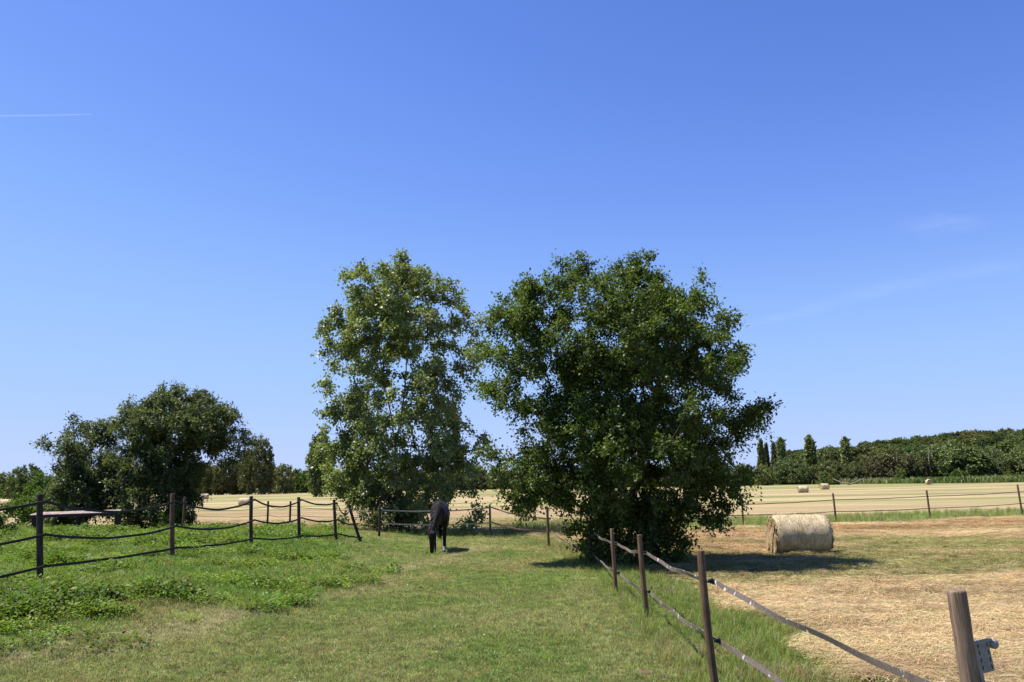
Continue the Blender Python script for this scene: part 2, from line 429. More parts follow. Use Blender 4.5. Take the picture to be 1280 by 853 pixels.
# ------------------------------------------------------------------ posts, ropes
def ring_tube(P, R, ns=10, cap=True, roundcap=0.0):
    """tube through points P with radii R; returns V, quads+tris mixed list"""
    P = [Vector(p) for p in P]; V = []; F = []
    for i, p in enumerate(P):
        d = (P[min(i + 1, len(P) - 1)] - P[max(i - 1, 0)]).normalized()
        u = d.orthogonal().normalized() if i == 0 else (u - d * u.dot(d)).normalized()
        w = d.cross(u)
        for k in range(ns):
            a = 6.28318 * k / ns; V.append(p + (u * math.cos(a) + w * math.sin(a)) * R[i])
    for i in range(len(P) - 1):
        for k in range(ns):
            a, b = i * ns + k, i * ns + (k + 1) % ns; F.append((a, b, b + ns, a + ns))
    if cap:
        F.append(tuple(range(ns))[::-1]); F.append(tuple(range((len(P) - 1) * ns, len(P) * ns)))
    return V, F
def mesh_vf(name, parts):
    V = []; F = []
    for v, f in parts:
        o = len(V); V += [tuple(p) for p in v]; F += [tuple(i + o for i in q) for q in f]
    me = bpy.data.meshes.new(name); me.from_pydata(V, [], F); me.update(); return me
def box_vf(cx, cy, cz, sx, sy, sz, rot=None):
    v = [Vector((x * sx / 2, y * sy / 2, z * sz / 2)) for x in (-1, 1) for y in (-1, 1) for z in (-1, 1)]
    if rot is not None: v = [rot @ p for p in v]
    v = [p + Vector((cx, cy, cz)) for p in v]
    return v, [(0, 1, 3, 2), (4, 6, 7, 5), (0, 4, 5, 1), (2, 3, 7, 6), (0, 2, 6, 4), (1, 5, 7, 3)]
def post_mesh(h, r, ns=12, cracks=False, seed=0):
    """round wooden post, origin at ground level; buried .25"""
    g = np.random.default_rng(seed); nz = 26 if cracks else 9
    zs = list(np.linspace(-.25, h - r * .25, nz)) + [h - r * .06, h]
    rs = [r * (1.04 - .05 * (z / h)) * (1 + g.normal() * .012) for z in zs]
    rs[-2] *= .97; rs[-1] *= .86
    ns = 28 if cracks else ns
    bx, by = g.normal() * .006, g.normal() * .006
    pts = [(bx * math.sin(z * 3 / h), by * math.sin(z * 3 / h), z) for z in zs]
    V, F = ring_tube(pts, rs, ns)
    if cracks:
        for k in range(ns):
            for i in range(len(zs)):
                p = V[i * ns + k]; a = k / ns
                n = float(vnoise(np.array(a * 9.0), np.array(zs[i] * 1.3), 5)) - .5
                cr = -.007 if (k in (3, 11, 17, 23) and float(vnoise(np.array(k * 3.1), np.array(zs[i] * 4), 9)) > .42 and i < len(zs) - 1) else 0
                c = Vector((pts[i][0], pts[i][1], p.z)); d = (p - c)
                V[i * ns + k] = c + d * (1 + n * .07) + d.normalized() * cr
    me = mesh_vf('post', [(V, F)])
    return me
def insulator_mesh():
    a = ring_tube([(0, 0, 0), (.018, 0, 0), (.02, 0, 0), (.042, 0, 0)], [.011, .011, .02, .018], 8)
    b = ring_tube([(.042, 0, -.028), (.05, 0, -.02), (.05, 0, .02), (.042, 0, .028)], [.006] * 4, 6)
    return mesh_vf('insulator', [a, b])
INS = insulator_mesh(); INS.materials.append(M['black'])
def rope_mesh(a, b, sag, w, t, twist0, twist1, seg=26, wob=0.0, seed=0):
    """flat tape with real thickness from a to b"""
    g = np.random.default_rng(seed); a = Vector(a); b = Vector(b); V = []; F = []
    d = (b - a); side = Vector((-d.y, d.x, 0)).normalized(); ph = g.uniform(0, 6)
    for i in range(seg + 1):
        s = i / seg; p = a.lerp(b, s) - Vector((0, 0, sag * 4 * s * (1 - s)))
        p += Vector((0, 0, 1)) * wob * math.sin(s * 17 + ph) * s * (1 - s) * 4 + side * wob * math.sin(s * 11 + ph)
        tw = twist0 + (twist1 - twist0) * s + .22 * math.sin(s * 9 + ph)
        u = side * math.cos(tw) + Vector((0, 0, 1)) * math.sin(tw); n = d.normalized().cross(u)
        V += [p - u * w / 2 - n * t / 2, p + u * w / 2 - n * t / 2, p + u * w / 2 + n * t / 2, p - u * w / 2 + n * t / 2]
        if i:
            k = (i - 1) * 4
            F += [(k + j, k + (j + 1) % 4, k + 4 + (j + 1) % 4, k + 4 + j) for j in range(4)]
    F += [(3, 2, 1, 0), tuple(seg * 4 + j for j in range(4))]
    return mesh_vf('tape', [(V, F)])

def fence(name, label, posts, heights, matp, rope_mat, w, t, sags, ropename='rope', twist=(1.57, 1.57), thing_loc=None, wob=.01, special=None, skip=(), cat='fence', ins=True):
    """posts: (x, y, height, radius, lean dx at top, lean dy at top); heights: list of rope heights above ground per post"""
    root = empty(name, (posts[0][0], posts[0][1], hz(posts[0][0], posts[0][1])))
    tag(root, label, cat)
    ro = Vector(root.location); anchors = []
    for i, (x, y, h, r, lx, ly) in enumerate(posts):
        g = hz(x, y); sp = (special or {}).get(i, {})
        o = link_mesh('post', post_mesh(h, r, cracks=sp.get('cracks', False), seed=i * 7 + len(label)), sp.get('mat', matp), root)
        o.location = Vector((x, y, g)) - ro
        o.rotation_euler = (-math.atan2(ly, h), math.atan2(lx, h), 0)
        if 'label' in sp: o['label'] = sp['label']
        an = []
        for hh in heights[i]:
            sd = sp.get('side', 1)
            p = Vector((x + lx * hh / h + sd * (r + .045), y + ly * hh / h, g + hh))
            an.append(p)
            if ins:
                q = bpy.data.objects.new('insulator', INS); COL.objects.link(q); q.parent = o
                q.location = (sd * (r - .004), 0, hh)
                q.rotation_euler = (0, 0, 0 if sd > 0 else math.pi)
        anchors.append(an)
    for i in range(len(posts) - 1):
        for k in range(min(len(anchors[i]), len(anchors[i + 1]))):
            if (i, k) in skip: continue
            sg = sags[k] if not callable(sags) else sags(i, k)
            m = rope_mat if not callable(rope_mat) else rope_mat(i, k)
            me = rope_mesh(anchors[i][k] - ro, anchors[i + 1][k] - ro, sg, w, t, twist[0], twist[1], wob=wob, seed=i * 11 + k)
            link_mesh(ropename, me, m, root, smooth=False)
    return root

# left paddock fence: dark posts with three sagging black ropes
LP = [(-9.9, 5.6, 1.42, .05, 0, 0), (-9.0, 10.0, 1.42, .05, -.1, 0), (-7.95, 14.26, 1.46, .052, -.13, 0), (-7.38, 18.29, 1.36, .05, -.07, 0), (-6.85, 22.06, 1.27, .046, -.05, 0), (-6.23, 24.57, 1.25, .046, -.06, 0), (-5.43, 25.85, 1.24, .045, -.09, 0), (-4.80, 26.55, 1.22, .045, -.42, 0)]
LH = [[1.24, .76, .26], [1.24, .76, .26], [1.33, .78, .26], [1.20, .66, .20], [1.18, .65, .18], [1.17, .65, .14], [1.14, .62, .2], [1.1, .55, .12]]
fence('rope_fence', 'dark wooden post fence with three sagging black ropes along the weedy bank', LP, LH, M['post_dark'], M['tape_dark'], .045, .012,
      lambda i, k: [[.06, .06, .04], [.06, .06, .04], [.2, .14, .03], [.22, .14, .05], [.2, .12, .06], [.1, .08, .04], [.3, .06, .02]][i][k],
      special={3: dict(mat=M['post_red'], label='reddish-brown fence post next to the dark bush'), 7: dict(label='leaning end post tilted to one side')}, wob=.005, twist=(1.35, 1.75))
# paddock fence on the right: brown posts with broad tapes, turning behind the big tree
RP = [(2.95, .9, 1.4, .047, .03, 0), (2.475, 4.6, 1.43, .049, -.075, 0), (1.87, 8.0, 1.36, .036, -.085, 0), (1.99, 12.71, 1.2, .038, -.07, .02), (1.89, 15.6, 1.13, .036, -.045, 0), (1.91, 20.59, 1.06, .038, -.01, 0), (1.13, 26.32, 1.21, .042, -.03, 0), (-.85, 32.23, 1.15, .042, -.02, 0), (-4.65, 29.28, 1.05, .045, 0, 0)]
RH = [[.92, .45], [.89, .43], [1.07, .53], [.93, .36], [.86, .33], [.78, .24], [.86, .48], [1.03, .47], [.9, .46]]
fence('tape_fence', 'fence of slim brown posts with two broad electric tapes between paddock grass and hay field', RP, RH, M['post'],
      lambda i, k: M['tape_brown'] if i < 6 else (M['wire'] if i == 6 else M['tape_pale']), .046, .006,
      lambda i, k: (.03 if i < 2 else .05) if i < 5 else .08, 'tape', twist=(1.25, 1.75),
      special={1: dict(cracks=True, mat=M['post_grey'], label='thick grey-brown weathered post with drying cracks', side=-1),
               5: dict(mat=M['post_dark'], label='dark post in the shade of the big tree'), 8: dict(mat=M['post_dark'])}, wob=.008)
# thin rear fence on the right
FP = [(-.7, 32.5, 1.1, .03, 0, 0), (2.8, 34.2, 1.15, .035, 0, 0), (6.6, 35.8, 1.2, .035, 0, 0), (10.3, 37.44, 1.27, .04, 0, 0), (15.49, 40.11, 1.33, .045, -.05, 0), (21.1, 42.27, 1.40, .047, -.06, 0), (27.9, 45.77, 1.6, .05, -.09, 0), (35.5, 50, 1.6, .05, 0, 0)]
FH = [[.95, .55], [.98, .5], [.95, .48], [.92, .45], [1.02, .46], [1.09, .49], [1.2, .57], [1.25, .6]]
fence('wire_fence', 'thin brown post fence with two straight rails of cord behind the near hay bale', FP[1:], FH[1:], M['post'], M['wire'], .032, .02, [.03, .03], 'cord', wob=.006, ins=False)
# small rear corner fence on the left
BP = [(-12.74, 32.47, 1.3, .045, 0, 0), (-16.27, 42.6, 1.0, .05, 0, 0), (-11.28, 38.58, 1.24, .045, 0, 0), (-10.15, 38.23, 1.23, .045, 0, 0), (-4.9, 33.6, 1.05, .04, 0, 0)]
BH = [[1.1, .7, .3], [.8, .5, .2], [1.0, .6, .2], [1.0, .6, .2], [.9, .6, .25]]
fence('corner_fence', 'thin dark post fence between the bushy trees and the tall poplar', BP, BH, M['post_dark'], M['wire'], .02, .012, [.12, .08, .05], 'cord', special={0: dict(mat=M['post_red'])}, ins=False, skip=((0, 0), (0, 1), (0, 2)))

# bracket on the thick post
def bracket():
    x, y = 2.475 + .01, 4.6; g = hz(x, y)
    root = empty('gate_bracket', (x - .045, y, g + 1.085)); root.rotation_euler = (0, rad(-3), rad(10))
    tag(root, 'grey plastic gate bracket with slots and a round knob fixed to the thick weathered post', 'bracket')
    R = Matrix.Rotation(rad(-6), 3, 'Y')
    link_mesh('mounting_plate', mesh_vf('mounting_plate', [box_vf(.035, -.005, -.03, .022, .016, .215, R)]), M['grey_plastic'], root, False)
    pl = link_mesh('slotted_panel', mesh_vf('slotted_panel', [box_vf(.083, .0, -.01, .078, .012, .155, R), box_vf(.083, .0, .071, .105, .020, .012, R)]), M['grey_plastic'], root, False)
    for sx in (.055, .110):
        for k in range(4):
            link_mesh('slot', mesh_vf('slot', [box_vf(sx - (-.055 + k * .038) * .105 * 1, -.0065, -.062 + k * .038, .0055, .003, .022, R)]), M['black'], pl, False)
    V, F = ring_tube([(.147, -.020, .05), (.147, -.014, .05), (.147, .014, .05), (.147, .020, .05)], [.018, .024, .024, .018], 14)
    link_mesh('knob', mesh_vf('knob', [(V, F)]), M['grey_plastic'], root)
    V, F = ring_tube([(.118, 0, .063), (.135, 0, .056)], [.008, .007], 8)
    link_mesh('knob_stem', mesh_vf('knob_stem', [(V, F)]), M['grey_plastic'], root)
bracket()

# ------------------------------------------------------------------ trees
def grow(C, trunk, r0=.006, pw=2.25, bf=.35, jitter=.05, step=.45, rmax=None, lift=.12):
    """attach attractors C to the trunk nodes; returns node positions, parents, radii"""
    P = [np.array(p, float) for p in trunk[0]]; par = list(trunk[1]); pl = [0.0] * len(P)
    for i, p in enumerate(par):
        if p >= 0: pl[i] = pl[p] + np.linalg.norm(P[i] - P[p])
    order = np.argsort(np.linalg.norm(C - P[0], axis=1)); tips = []
    arr = np.zeros((len(P) + len(C) * 8, 3)); arr[:len(P)] = P; plen = np.zeros(len(arr)); plen[:len(P)] = pl
    n = len(P)
    for ci in order:
        c = C[ci]; d = np.linalg.norm(arr[:n] - c, axis=1)
        dz = c[2] - arr[:n, 2]
        cost = d + bf * plen[:n] + np.where(dz < 0, -dz * .5, 0)
        k = int(np.argmin(cost)); a = arr[k].copy(); L = d[k]; m = max(1, min(7, int(round(L / step))))
        prev = k
        for q in range(1, m + 1):
            s = q / m; p = a * (1 - s) + c * s
            if q < m: p = p + rng.normal(0, jitter * min(1, L), 3) + np.array([0, 0, lift * L * s * (1 - s)])
            arr[n] = p; plen[n] = plen[prev] + L / m; par.append(prev); prev = n; n += 1
        tips.append(n - 1)
    R = np.zeros(n); ch = np.zeros(n, bool)
    acc = np.zeros(n)
    for i in range(n - 1, -1, -1):
        if acc[i] == 0: acc[i] = r0**pw
        if par[i] >= 0: acc[par[i]] += acc[i]
    R = acc**(1 / pw)
    if rmax: R = R * np.minimum(1, rmax / R.max()) ** 1
    return arr[:n], np.array(par), R, np.array(tips)
def limb_mesh(name, P, par, R, ns=6, rmin=0.0):
    idx = np.where((par >= 0) & (R >= rmin))[0]
    a = P[par[idx]]; b = P[idx]; ra = np.minimum(R[par[idx]], R[idx] * 1.25); rb = R[idx]
    d = b - a; L = np.linalg.norm(d, axis=1, keepdims=True); L[L == 0] = 1; d /= L
    b = b + d * rb[:, None] * .4; a = a - d * ra[:, None] * .3
    ref = np.where(np.abs(d[:, 2:3]) > .9, np.array([[1., 0, 0]]), np.array([[0, 0, 1.]]))
    u = np.cross(d, ref); u /= np.linalg.norm(u, axis=1, keepdims=True); w = np.cross(d, u)
    ang = np.arange(ns) * 6.28318 / ns
    ca, sa = np.cos(ang)[None, :, None], np.sin(ang)[None, :, None]
    off = u[:, None, :] * ca + w[:, None, :] * sa
    V = np.concatenate([a[:, None] + off * ra[:, None, None], b[:, None] + off * rb[:, None, None]], 1).reshape(-1, 3)
    base = (np.arange(len(idx)) * 2 * ns)[:, None]
    k = np.arange(ns); k2 = (k + 1) % ns
    F = np.stack([base + k, base + k2, base + ns + k2, base + ns + k], 2).reshape(-1, 4)
    return np_mesh(name, V, F)
def nrm(v):
    return v / np.maximum(np.linalg.norm(v, axis=-1, keepdims=True), 1e-9)
def leaf_mesh(name, C, O, twigs, per, tl, leaf, aspect=.6, droop=.2, upb=.7, spread=1.0, tintbase=None, thick=.06, keep=None):
    """leaf sprays: at every point C with outward direction O, some twigs with leaves along them"""
    n = len(C)
    D = nrm(O[:, None, :] * .55 + rng.normal(0, .62 * spread, (n, twigs, 3)) + np.array([0, 0, .12]))
    L = tl * rng.uniform(.45, 1.25, (n, twigs, 1))
    t = rng.uniform(.08, 1, (n, twigs, per))
    pos = C[:, None, None, :] + D[:, :, None, :] * (L[..., None] * t[..., None])
    pos[..., 2] -= (t**2) * L * droop * .6
    pos = pos + rng.normal(0, thick, pos.shape)
    tint = rng.uniform(0, 1, (n, 1, 1)) * .35 + rng.uniform(0, 1, (n, twigs, 1)) * .25 + rng.uniform(0, 1, (n, twigs, per)) * .4
    tint = np.broadcast_to(tint, (n, twigs, per)).ravel().copy()
    if tintbase is not None: tint = np.clip(tint + np.repeat(tintbase, twigs * per), 0, 1)
    ax = nrm(D[:, :, None, :] * .6 + rng.normal(0, .6, pos.shape) + np.array([0, 0, -droop])).reshape(-1, 3)
    pos = pos.reshape(-1, 3)
    nn = nrm(np.array([0, 0, upb]) + rng.normal(0, .55, pos.shape) + nrm(np.broadcast_to(O[:, None, None, :], (n, twigs, per, 3)).reshape(-1, 3)) * .35)
    s = nrm(np.cross(nn, ax)); nn = np.cross(ax, s)
    l = leaf * rng.uniform(.6, 1.3, (len(pos), 1))
    V = np.stack([pos, pos + ax * l * .45 + s * l * aspect * .5 + nn * l * .08, pos + ax * l, pos + ax * l * .45 - s * l * aspect * .5 + nn * l * .08], 1).reshape(-1, 3)
    F = np.arange(len(V)).reshape(-1, 4)
    me = np_mesh(name, V, F)
    attr(me, 'tint', 'FLOAT', 'FACE', tint.astype(np.float32))
    return me
def profile_points(n, zz, left, right, depth=.9, shell=.42, lump=.3, seed=0, cz=None, power=None):
    """points in a crown given half widths left and right at heights zz"""
    g = np.random.default_rng(seed); out = []; od = []
    zmax, zmin = max(zz), min(zz)
    area = (np.interp(np.linspace(zmin, zmax, 200), zz, left) + np.interp(np.linspace(zmin, zmax, 200), zz, right))**1.6
    cdf = np.cumsum(area); cdf /= cdf[-1]
    while len(out) < n:
        z = float(np.interp(g.random(), cdf, np.linspace(zmin, zmax, 200))); a = g.uniform(0, 6.283)
        rl, rr = np.interp(z, zz, left), np.interp(z, zz, right)
        R = (rr * (1 + math.cos(a)) + rl * (1 - math.cos(a))) / 2
        rx = R; ry = R * depth
        lm = 1 - lump + lump * 1.25 * float(fbm(np.array(a * 1.6 + seed), np.array(z * .9), seed, 3)) * 1.6
        rr_ = g.random()**shell * lm
        x, y = math.cos(a) * rx * rr_, math.sin(a) * ry * rr_
        out.append((x, y, z)); od.append((math.cos(a), math.sin(a), .25))
    return np.array(out), nrm(np.array(od))
def clumped(C, O, nb, sp, flat=.5, keep=.2):
    """gather crown points into leafy boughs with gaps between them"""
    b = rng.choice(len(C), nb, replace=False); k = rng.integers(0, nb, len(C)); f = rng.random(len(C)) < keep
    sz = rng.uniform(.7, 1.3, nb)[k][:, None]
    P = C[b][k] + rng.normal(0, 1, C.shape) * sz * np.array([sp, sp, sp * flat]) + O[b][k] * rng.normal(0, sp * .5, (len(C), 1))
    return np.where(f[:, None], C, P), np.where(f[:, None], O, O[b][k])
def tree_thing(name, loc, label, cat, P, par, R, crown, bark, leafm, group=None, ns=6, rmin=0, rz=0):
    root = empty(name, loc, rz); tag(root, label, cat, group)
    link_mesh('trunk', limb_mesh('trunk', P, par, R, ns, rmin), bark, root)
    c = link_mesh('crown', crown, leafm, root, smooth=False); c['kind'] = 'stuff'
    return root

def big_tree():
    x, y = 2.85, 20.95; s = 48.8
    v = np.array([338, 350, 366, 398, 432, 500, 560, 600, 625, 645, 662, 682, 702])
    z = (706 - v) / s
    l = np.array([10, 46, 88, 134, 150, 154, 160, 156, 140, 92, 46, 34, 30]) / s
    r = np.array([8, 32, 56, 92, 136, 156, 150, 136, 112, 84, 58, 46, 40]) / s
    zz, l, r = z[::-1], l[::-1], r[::-1]
    C, O = profile_points(1020, zz, l, r, .74, .46, .30, 3)
    C, O = clumped(C, O, 150, .36, .5, .36)
    # sprays that stick out of the outline: (x, z)
    spikes = [(-60, 326), (-66, 334), (-56, 342), (24, 322), (30, 330), (18, 338), (44, 345), (-84, 352), (-112, 356), (-122, 364), (-156, 394), (-166, 400), (-150, 396), (-168, 432), (-172, 440), (70, 372), (78, 378), (122, 404), (130, 410), (156, 434), (164, 446), (174, 512), (182, 516), (170, 522), (160, 540), (152, 598), (-172, 560), (-166, 580), (-142, 636), (-134, 648), (-84, 640), (140, 620), (120, 640), (-172, 490), (55, 352), (-20, 345), (92, 655), (70, 672)]
    Cx = []
    for px, pv in spikes:
        for k in range(4):
            f = 1.03 - .06 * k
            Cx.append((px / s * f + rng.normal(0, .1), float(np.clip(rng.normal(0, .6), -.8, .8)), (706 - pv) / s - .16 - .1 * k + rng.normal(0, .06)))
    Cx = np.array(Cx); C = np.concatenate([C, Cx]); O = np.concatenate([O, nrm(np.c_[Cx[:, 0], Cx[:, 1], (Cx[:, 2] - 3.5) * .8])])
    C[:, 1] *= .62 + .38 * sst(.6, 2.4, C[:, 2]); C[:, 2] = np.maximum(C[:, 2], .15)
    C[:, 0] *= .935
    C[:, 2] = np.maximum(C[:, 2], np.where(C[:, 0] < -1.3, 1.45, np.where(C[:, 0] > 1.5, 1.0, .1)) + rng.uniform(0, .3, len(C)))
    bz = rng.uniform(.1, 1.6, 80); ba = rng.uniform(0, 6.283, 80); br_ = rng.uniform(.3, 1.0, 80)
    B = np.c_[np.cos(ba) * br_ + .1, np.sin(ba) * br_ * .8, bz]
    C = np.concatenate([C, B]); O = np.concatenate([O, nrm(np.c_[np.cos(ba), np.sin(ba), np.full(80, .3)])])
    tr = [(0, 0, -.3), (.05, 0, .3), (.1, .05, .9), (.05, 0, 1.5), (-.1, 0, 2.2), (-.3, .3, .5), (-.7, .3, 1.4), (.5, -.2, .6), (1.0, -.3, 1.6)]
    pa = [-1, 0, 1, 2, 3, 1, 5, 1, 7]
    P, par, R, tips = grow(C, (tr, pa), .0055, 2.2, .3, .07)
    ok = np.ones(len(C), bool)
    crown = leaf_mesh('crown', C, O, 10, 20, .40, .080, .66, .25, .7, 1.0, tintbase=rng.normal(0, .1, len(C)), thick=.05)
    r_ = tree_thing('broadleaf_tree', (x, y, hz(x, y)), 'large round dark-green broadleaf tree with foliage reaching the ground beside the tape fence', 'tree', P, par, R, crown, M['bark'], M['leaf_big'], ns=7)
    return r_
big_tree()

def poplar():
    x, y = -4.75, 34.3; s = 29.85
    v = np.array([322, 335, 350, 400, 450, 500, 540, 560, 600, 640, 655, 660])
    z = (664 - v) / s
    l = np.array([40, 58, 68, 76, 80, 82, 72, 78, 76, 58, 32, 10]) / s
    r = np.array([16, 38, 56, 78, 92, 92, 84, 94, 84, 54, 28, 10]) / s
    zz, l, r = z[::-1], l[::-1], r[::-1]
    C, O = profile_points(700, zz, l, r, .85, .52, .26, 11)
    C[:, 2] *= .972; C, O = clumped(C, O, 170, .33, .9, .32)
    # a window of sky and bare limbs in the middle
    cut = (np.abs(C[:, 0] + .1) < 1.2) & (np.abs(C[:, 2] - 5.7) < 1.8) & (rng.random(len(C)) < .55)
    C, O = C[~cut], O[~cut]
    spikes = [(-38, 328), (-10, 326), (16, 330), (38, 345), (56, 352), (-60, 340), (78, 385), (100, 405), (104, 430), (-92, 408), (-90, 470), (-88, 440), (106, 540), (80, 648), (96, 632), (-84, 575)]
    Cx = np.array([(px / s * (1 - .05 * k) + rng.normal(0, .1), rng.normal(0, .7), (664 - pv) / s - .25 * k) for px, pv in spikes for k in range(3)]); Cx[:, 2] -= .3
    C = np.concatenate([C, Cx]); O = np.concatenate([O, nrm(np.c_[Cx[:, 0], Cx[:, 1], np.full(len(Cx), 1.0)])])
    tr = [(0, 0, -.3), (-.05, 0, .8), (0, .05, 2), (-.1, .1, 3.4), (-.3, .1, 4.8), (-.7, .1, 6.4), (-.9, 0, 8.2), (.15, .1, 4.8), (.3, .2, 6.4), (.35, .1, 8.4), (.6, 0, 1.8), (1.1, 0, 3.2), (1.5, 0, 4.8), (-.6, -.2, 1.6), (-1.1, -.2, 3.0)]
    pa = [-1, 0, 1, 2, 3, 4, 5, 3, 7, 8, 1, 10, 11, 1, 13]
    P, par, R, tips = grow(C, (tr, pa), .006, 2.35, .22, .06, .5, lift=-.1)
    crown = leaf_mesh('crown', C, O, 9, 15, .50, .115, .85, .5, .15, 1.0, tintbase=rng.normal(0, .12, len(C)), thick=.08)
    tree_thing('poplar_tree', (x, y, hz(x, y)), 'tall airy poplar with pale limbs and sky showing through behind the grazing horse', 'tree', P, par, R, crown, M['bark_pale'], M['leaf_poplar'], ns=6)
poplar()

def left_trees():
    s = 29.0
    x, y = -14.75, 36.0
    v = np.array([488, 500, 516, 534, 560, 590, 620, 645, 658]); z = (662 - v) / 28.4
    l = np.array([10, 32, 50, 56, 58, 62, 64, 58, 40]) / 28.4; r = np.array([10, 46, 68, 78, 58, 34, 22, 16, 10]) / 28.4
    C, O = profile_points(580, z[::-1], l[::-1], r[::-1], .9, .45, .36, 23)
    C[:, 2] *= .965; C, O = clumped(C, O, 95, .34, .6, .2)
    sp = [(0, 480), (4, 486), (-30, 494), (36, 494), (58, 504), (76, 516), (84, 530), (86, 545), (82, 560), (70, 568), (-48, 510), (-58, 522)]
    Cx = np.array([(px / 28.4 * (1 - .05 * k) + rng.normal(0, .1), rng.normal(0, .6), (662 - pv) / 28.4 - .35 - .12 * k) for px, pv in sp for k in range(3)])
    C = np.concatenate([C, Cx]); O = np.concatenate([O, nrm(np.c_[Cx[:, 0], Cx[:, 1], np.full(len(Cx), 2.0)])])
    tr = [(0, 0, -.3), (.1, 0, .6), (.2, 0, 1.3), (.8, 0, 2.0), (1.6, 0, 2.9), (2.4, .1, 3.2), (-.3, 0, 1.6), (-.6, .1, 2.8), (.1, 0, 3.0), (.4, 0, 4.2)]
    pa = [-1, 0, 1, 2, 3, 4, 1, 6, 2, 8]
    P, par, R, t = grow(C, (tr, pa), .006, 2.2, .3, .07)
    crown = leaf_mesh('crown', C, O, 9, 14, .45, .15, .42, .25, .6, 1.0, tintbase=rng.normal(0, .1, len(C)), thick=.06)
    tree_thing('willow_tree', (x, y, hz(x, y)), 'broad grey-green bushy tree with an arching bare limb on the left bank', 'tree', P, par, R, crown, M['bark'], M['leaf_bush'])
    x, y = -18.6, 36.6
    v = np.array([510, 520, 534, 552, 580, 610, 640, 655]); z = (662 - v) / 28.0
    l = np.array([4, 14, 24, 30, 34, 36, 34, 22]) / 28; r = np.array([4, 12, 18, 22, 32, 44, 44, 30]) / 28
    C, O = profile_points(280, z[::-1], l[::-1], r[::-1], .95, .45, .35, 29)
    C[:, 2] *= .97; C, O = clumped(C, O, 55, .28, .8, .2)
    P, par, R, t = grow(C, ([(0, 0, -.3), (0, 0, .8), (.1, 0, 2.2), (-.05, 0, 3.6)], [-1, 0, 1, 2]), .006, 2.2, .2, .06)
    crown = leaf_mesh('crown', C, O, 9, 14, .45, .15, .42, .1, .5, 1.0, tintbase=rng.normal(.05, .1, len(C)), thick=.07)
    tree_thing('upright_tree', (x, y, hz(x, y)), 'smaller upright grey-green tree standing just left of the broad bushy tree', 'tree', P, par, R, crown, M['bark'], M['leaf_bush'])
    # bright green shrub in front of it, dark brambles at the edge
    def shrub(name, x, y, h, w, label, lm, n=90, seed=1, leaf=.12):
        zz = np.array([0, .15, .5, .8, 1]) * h; rr = np.array([.35, .48, .5, .36, .08]) * w
        C, O = profile_points(n, zz, rr, rr, 1, .45, .35, seed)
        P, par, R, t = grow(C, ([(0, 0, -.1), (0, 0, h * .2)], [-1, 0]), .005, 2.2, .2, .05)
        cr = leaf_mesh('crown', C, O, 6, 10, h * .16, leaf, .6, .1, .6, 1.0, thick=.05)
        return tree_thing(name, (x, y, hz(x, y) - .05), label, 'shrub', P, par, R, cr, M['bark'], lm)
    shrub('leafy_shrub', -24.8, 44.0, 2.6, 3.4, 'bright green leafy shrub glowing beside the foot of the upright tree', M['leaf_bright'], 110, 5, .17)
    shrub('bramble_bush', -16.8, 26.6, .75, 1.7, 'low dark-green bramble clump on the bank left of the plank bench', M['leaf_big'], 70, 6, .1)
    shrub('dark_shrub', -5.1, 33.2, 1.7, 1.9, 'dark twiggy undergrowth shrub around the foot of the tall poplar', M['leaf_bush'], 90, 8, .1)
    shrub('shrub', -14.0, 34.6, 1.1, 1.6, 'small green shrub at the shaded foot of the broad bushy tree', M['leaf_bright'], 60, 9, .1)
left_trees()

# far trees: six prototypes, shared by the copies -------------------------
def proto(kind, seed):
    g = np.random.default_rng(seed)
    if kind == 3:      # column poplar, unit height 1, width 1
        zz = np.array([.03, .15, .4, .7, .9, 1]); rr = np.array([.25, .42, .5, .42, .25, .05]); n = 200; fx, leaf = 7, .045
    elif kind == 2:    # tall oval
        zz = np.array([.05, .2, .45, .7, .9, 1]); rr = np.array([.3, .45, .5, .4, .22, .05]); n = 260; fx, leaf = 8, .042
    elif kind == 5:    # shrub
        zz = np.array([0, .2, .5, .8, 1]); rr = np.array([.4, .5, .48, .32, .06]); n = 90; fx, leaf = 6, .085
    else:              # round crown down to the ground
        zz = np.array([.03, .2, .45, .7, .88, 1]); rr = np.array([.36, .5, .5, .44, .28, .06]); n = 300; fx, leaf = 8, .045
    C, O = profile_points(n, zz, rr, rr, 1, .42, .42, seed)
    k = {3: (.16, 1), 2: (.5, 1), 5: (1.1, 1)}.get(kind, (.95, 1))[0]     # width : height
    C[:, :2] *= k
    tr = [(0, 0, -.03), (0, 0, .1), (.01, 0, .3), (0, .01, .5)]
    P, par, R, t = grow(C, (tr, [-1, 0, 1, 2]), .0016, 2.2, .25, .02, .2)
    me = leaf_mesh('crown', C, O, fx, 5, .085 if kind != 3 else .05, leaf, .75, .1, .5, 1.0, tintbase=g.normal(0, .15, n), thick=.012)
    return limb_mesh('trunk', P, par, R, 5, .003), me, k
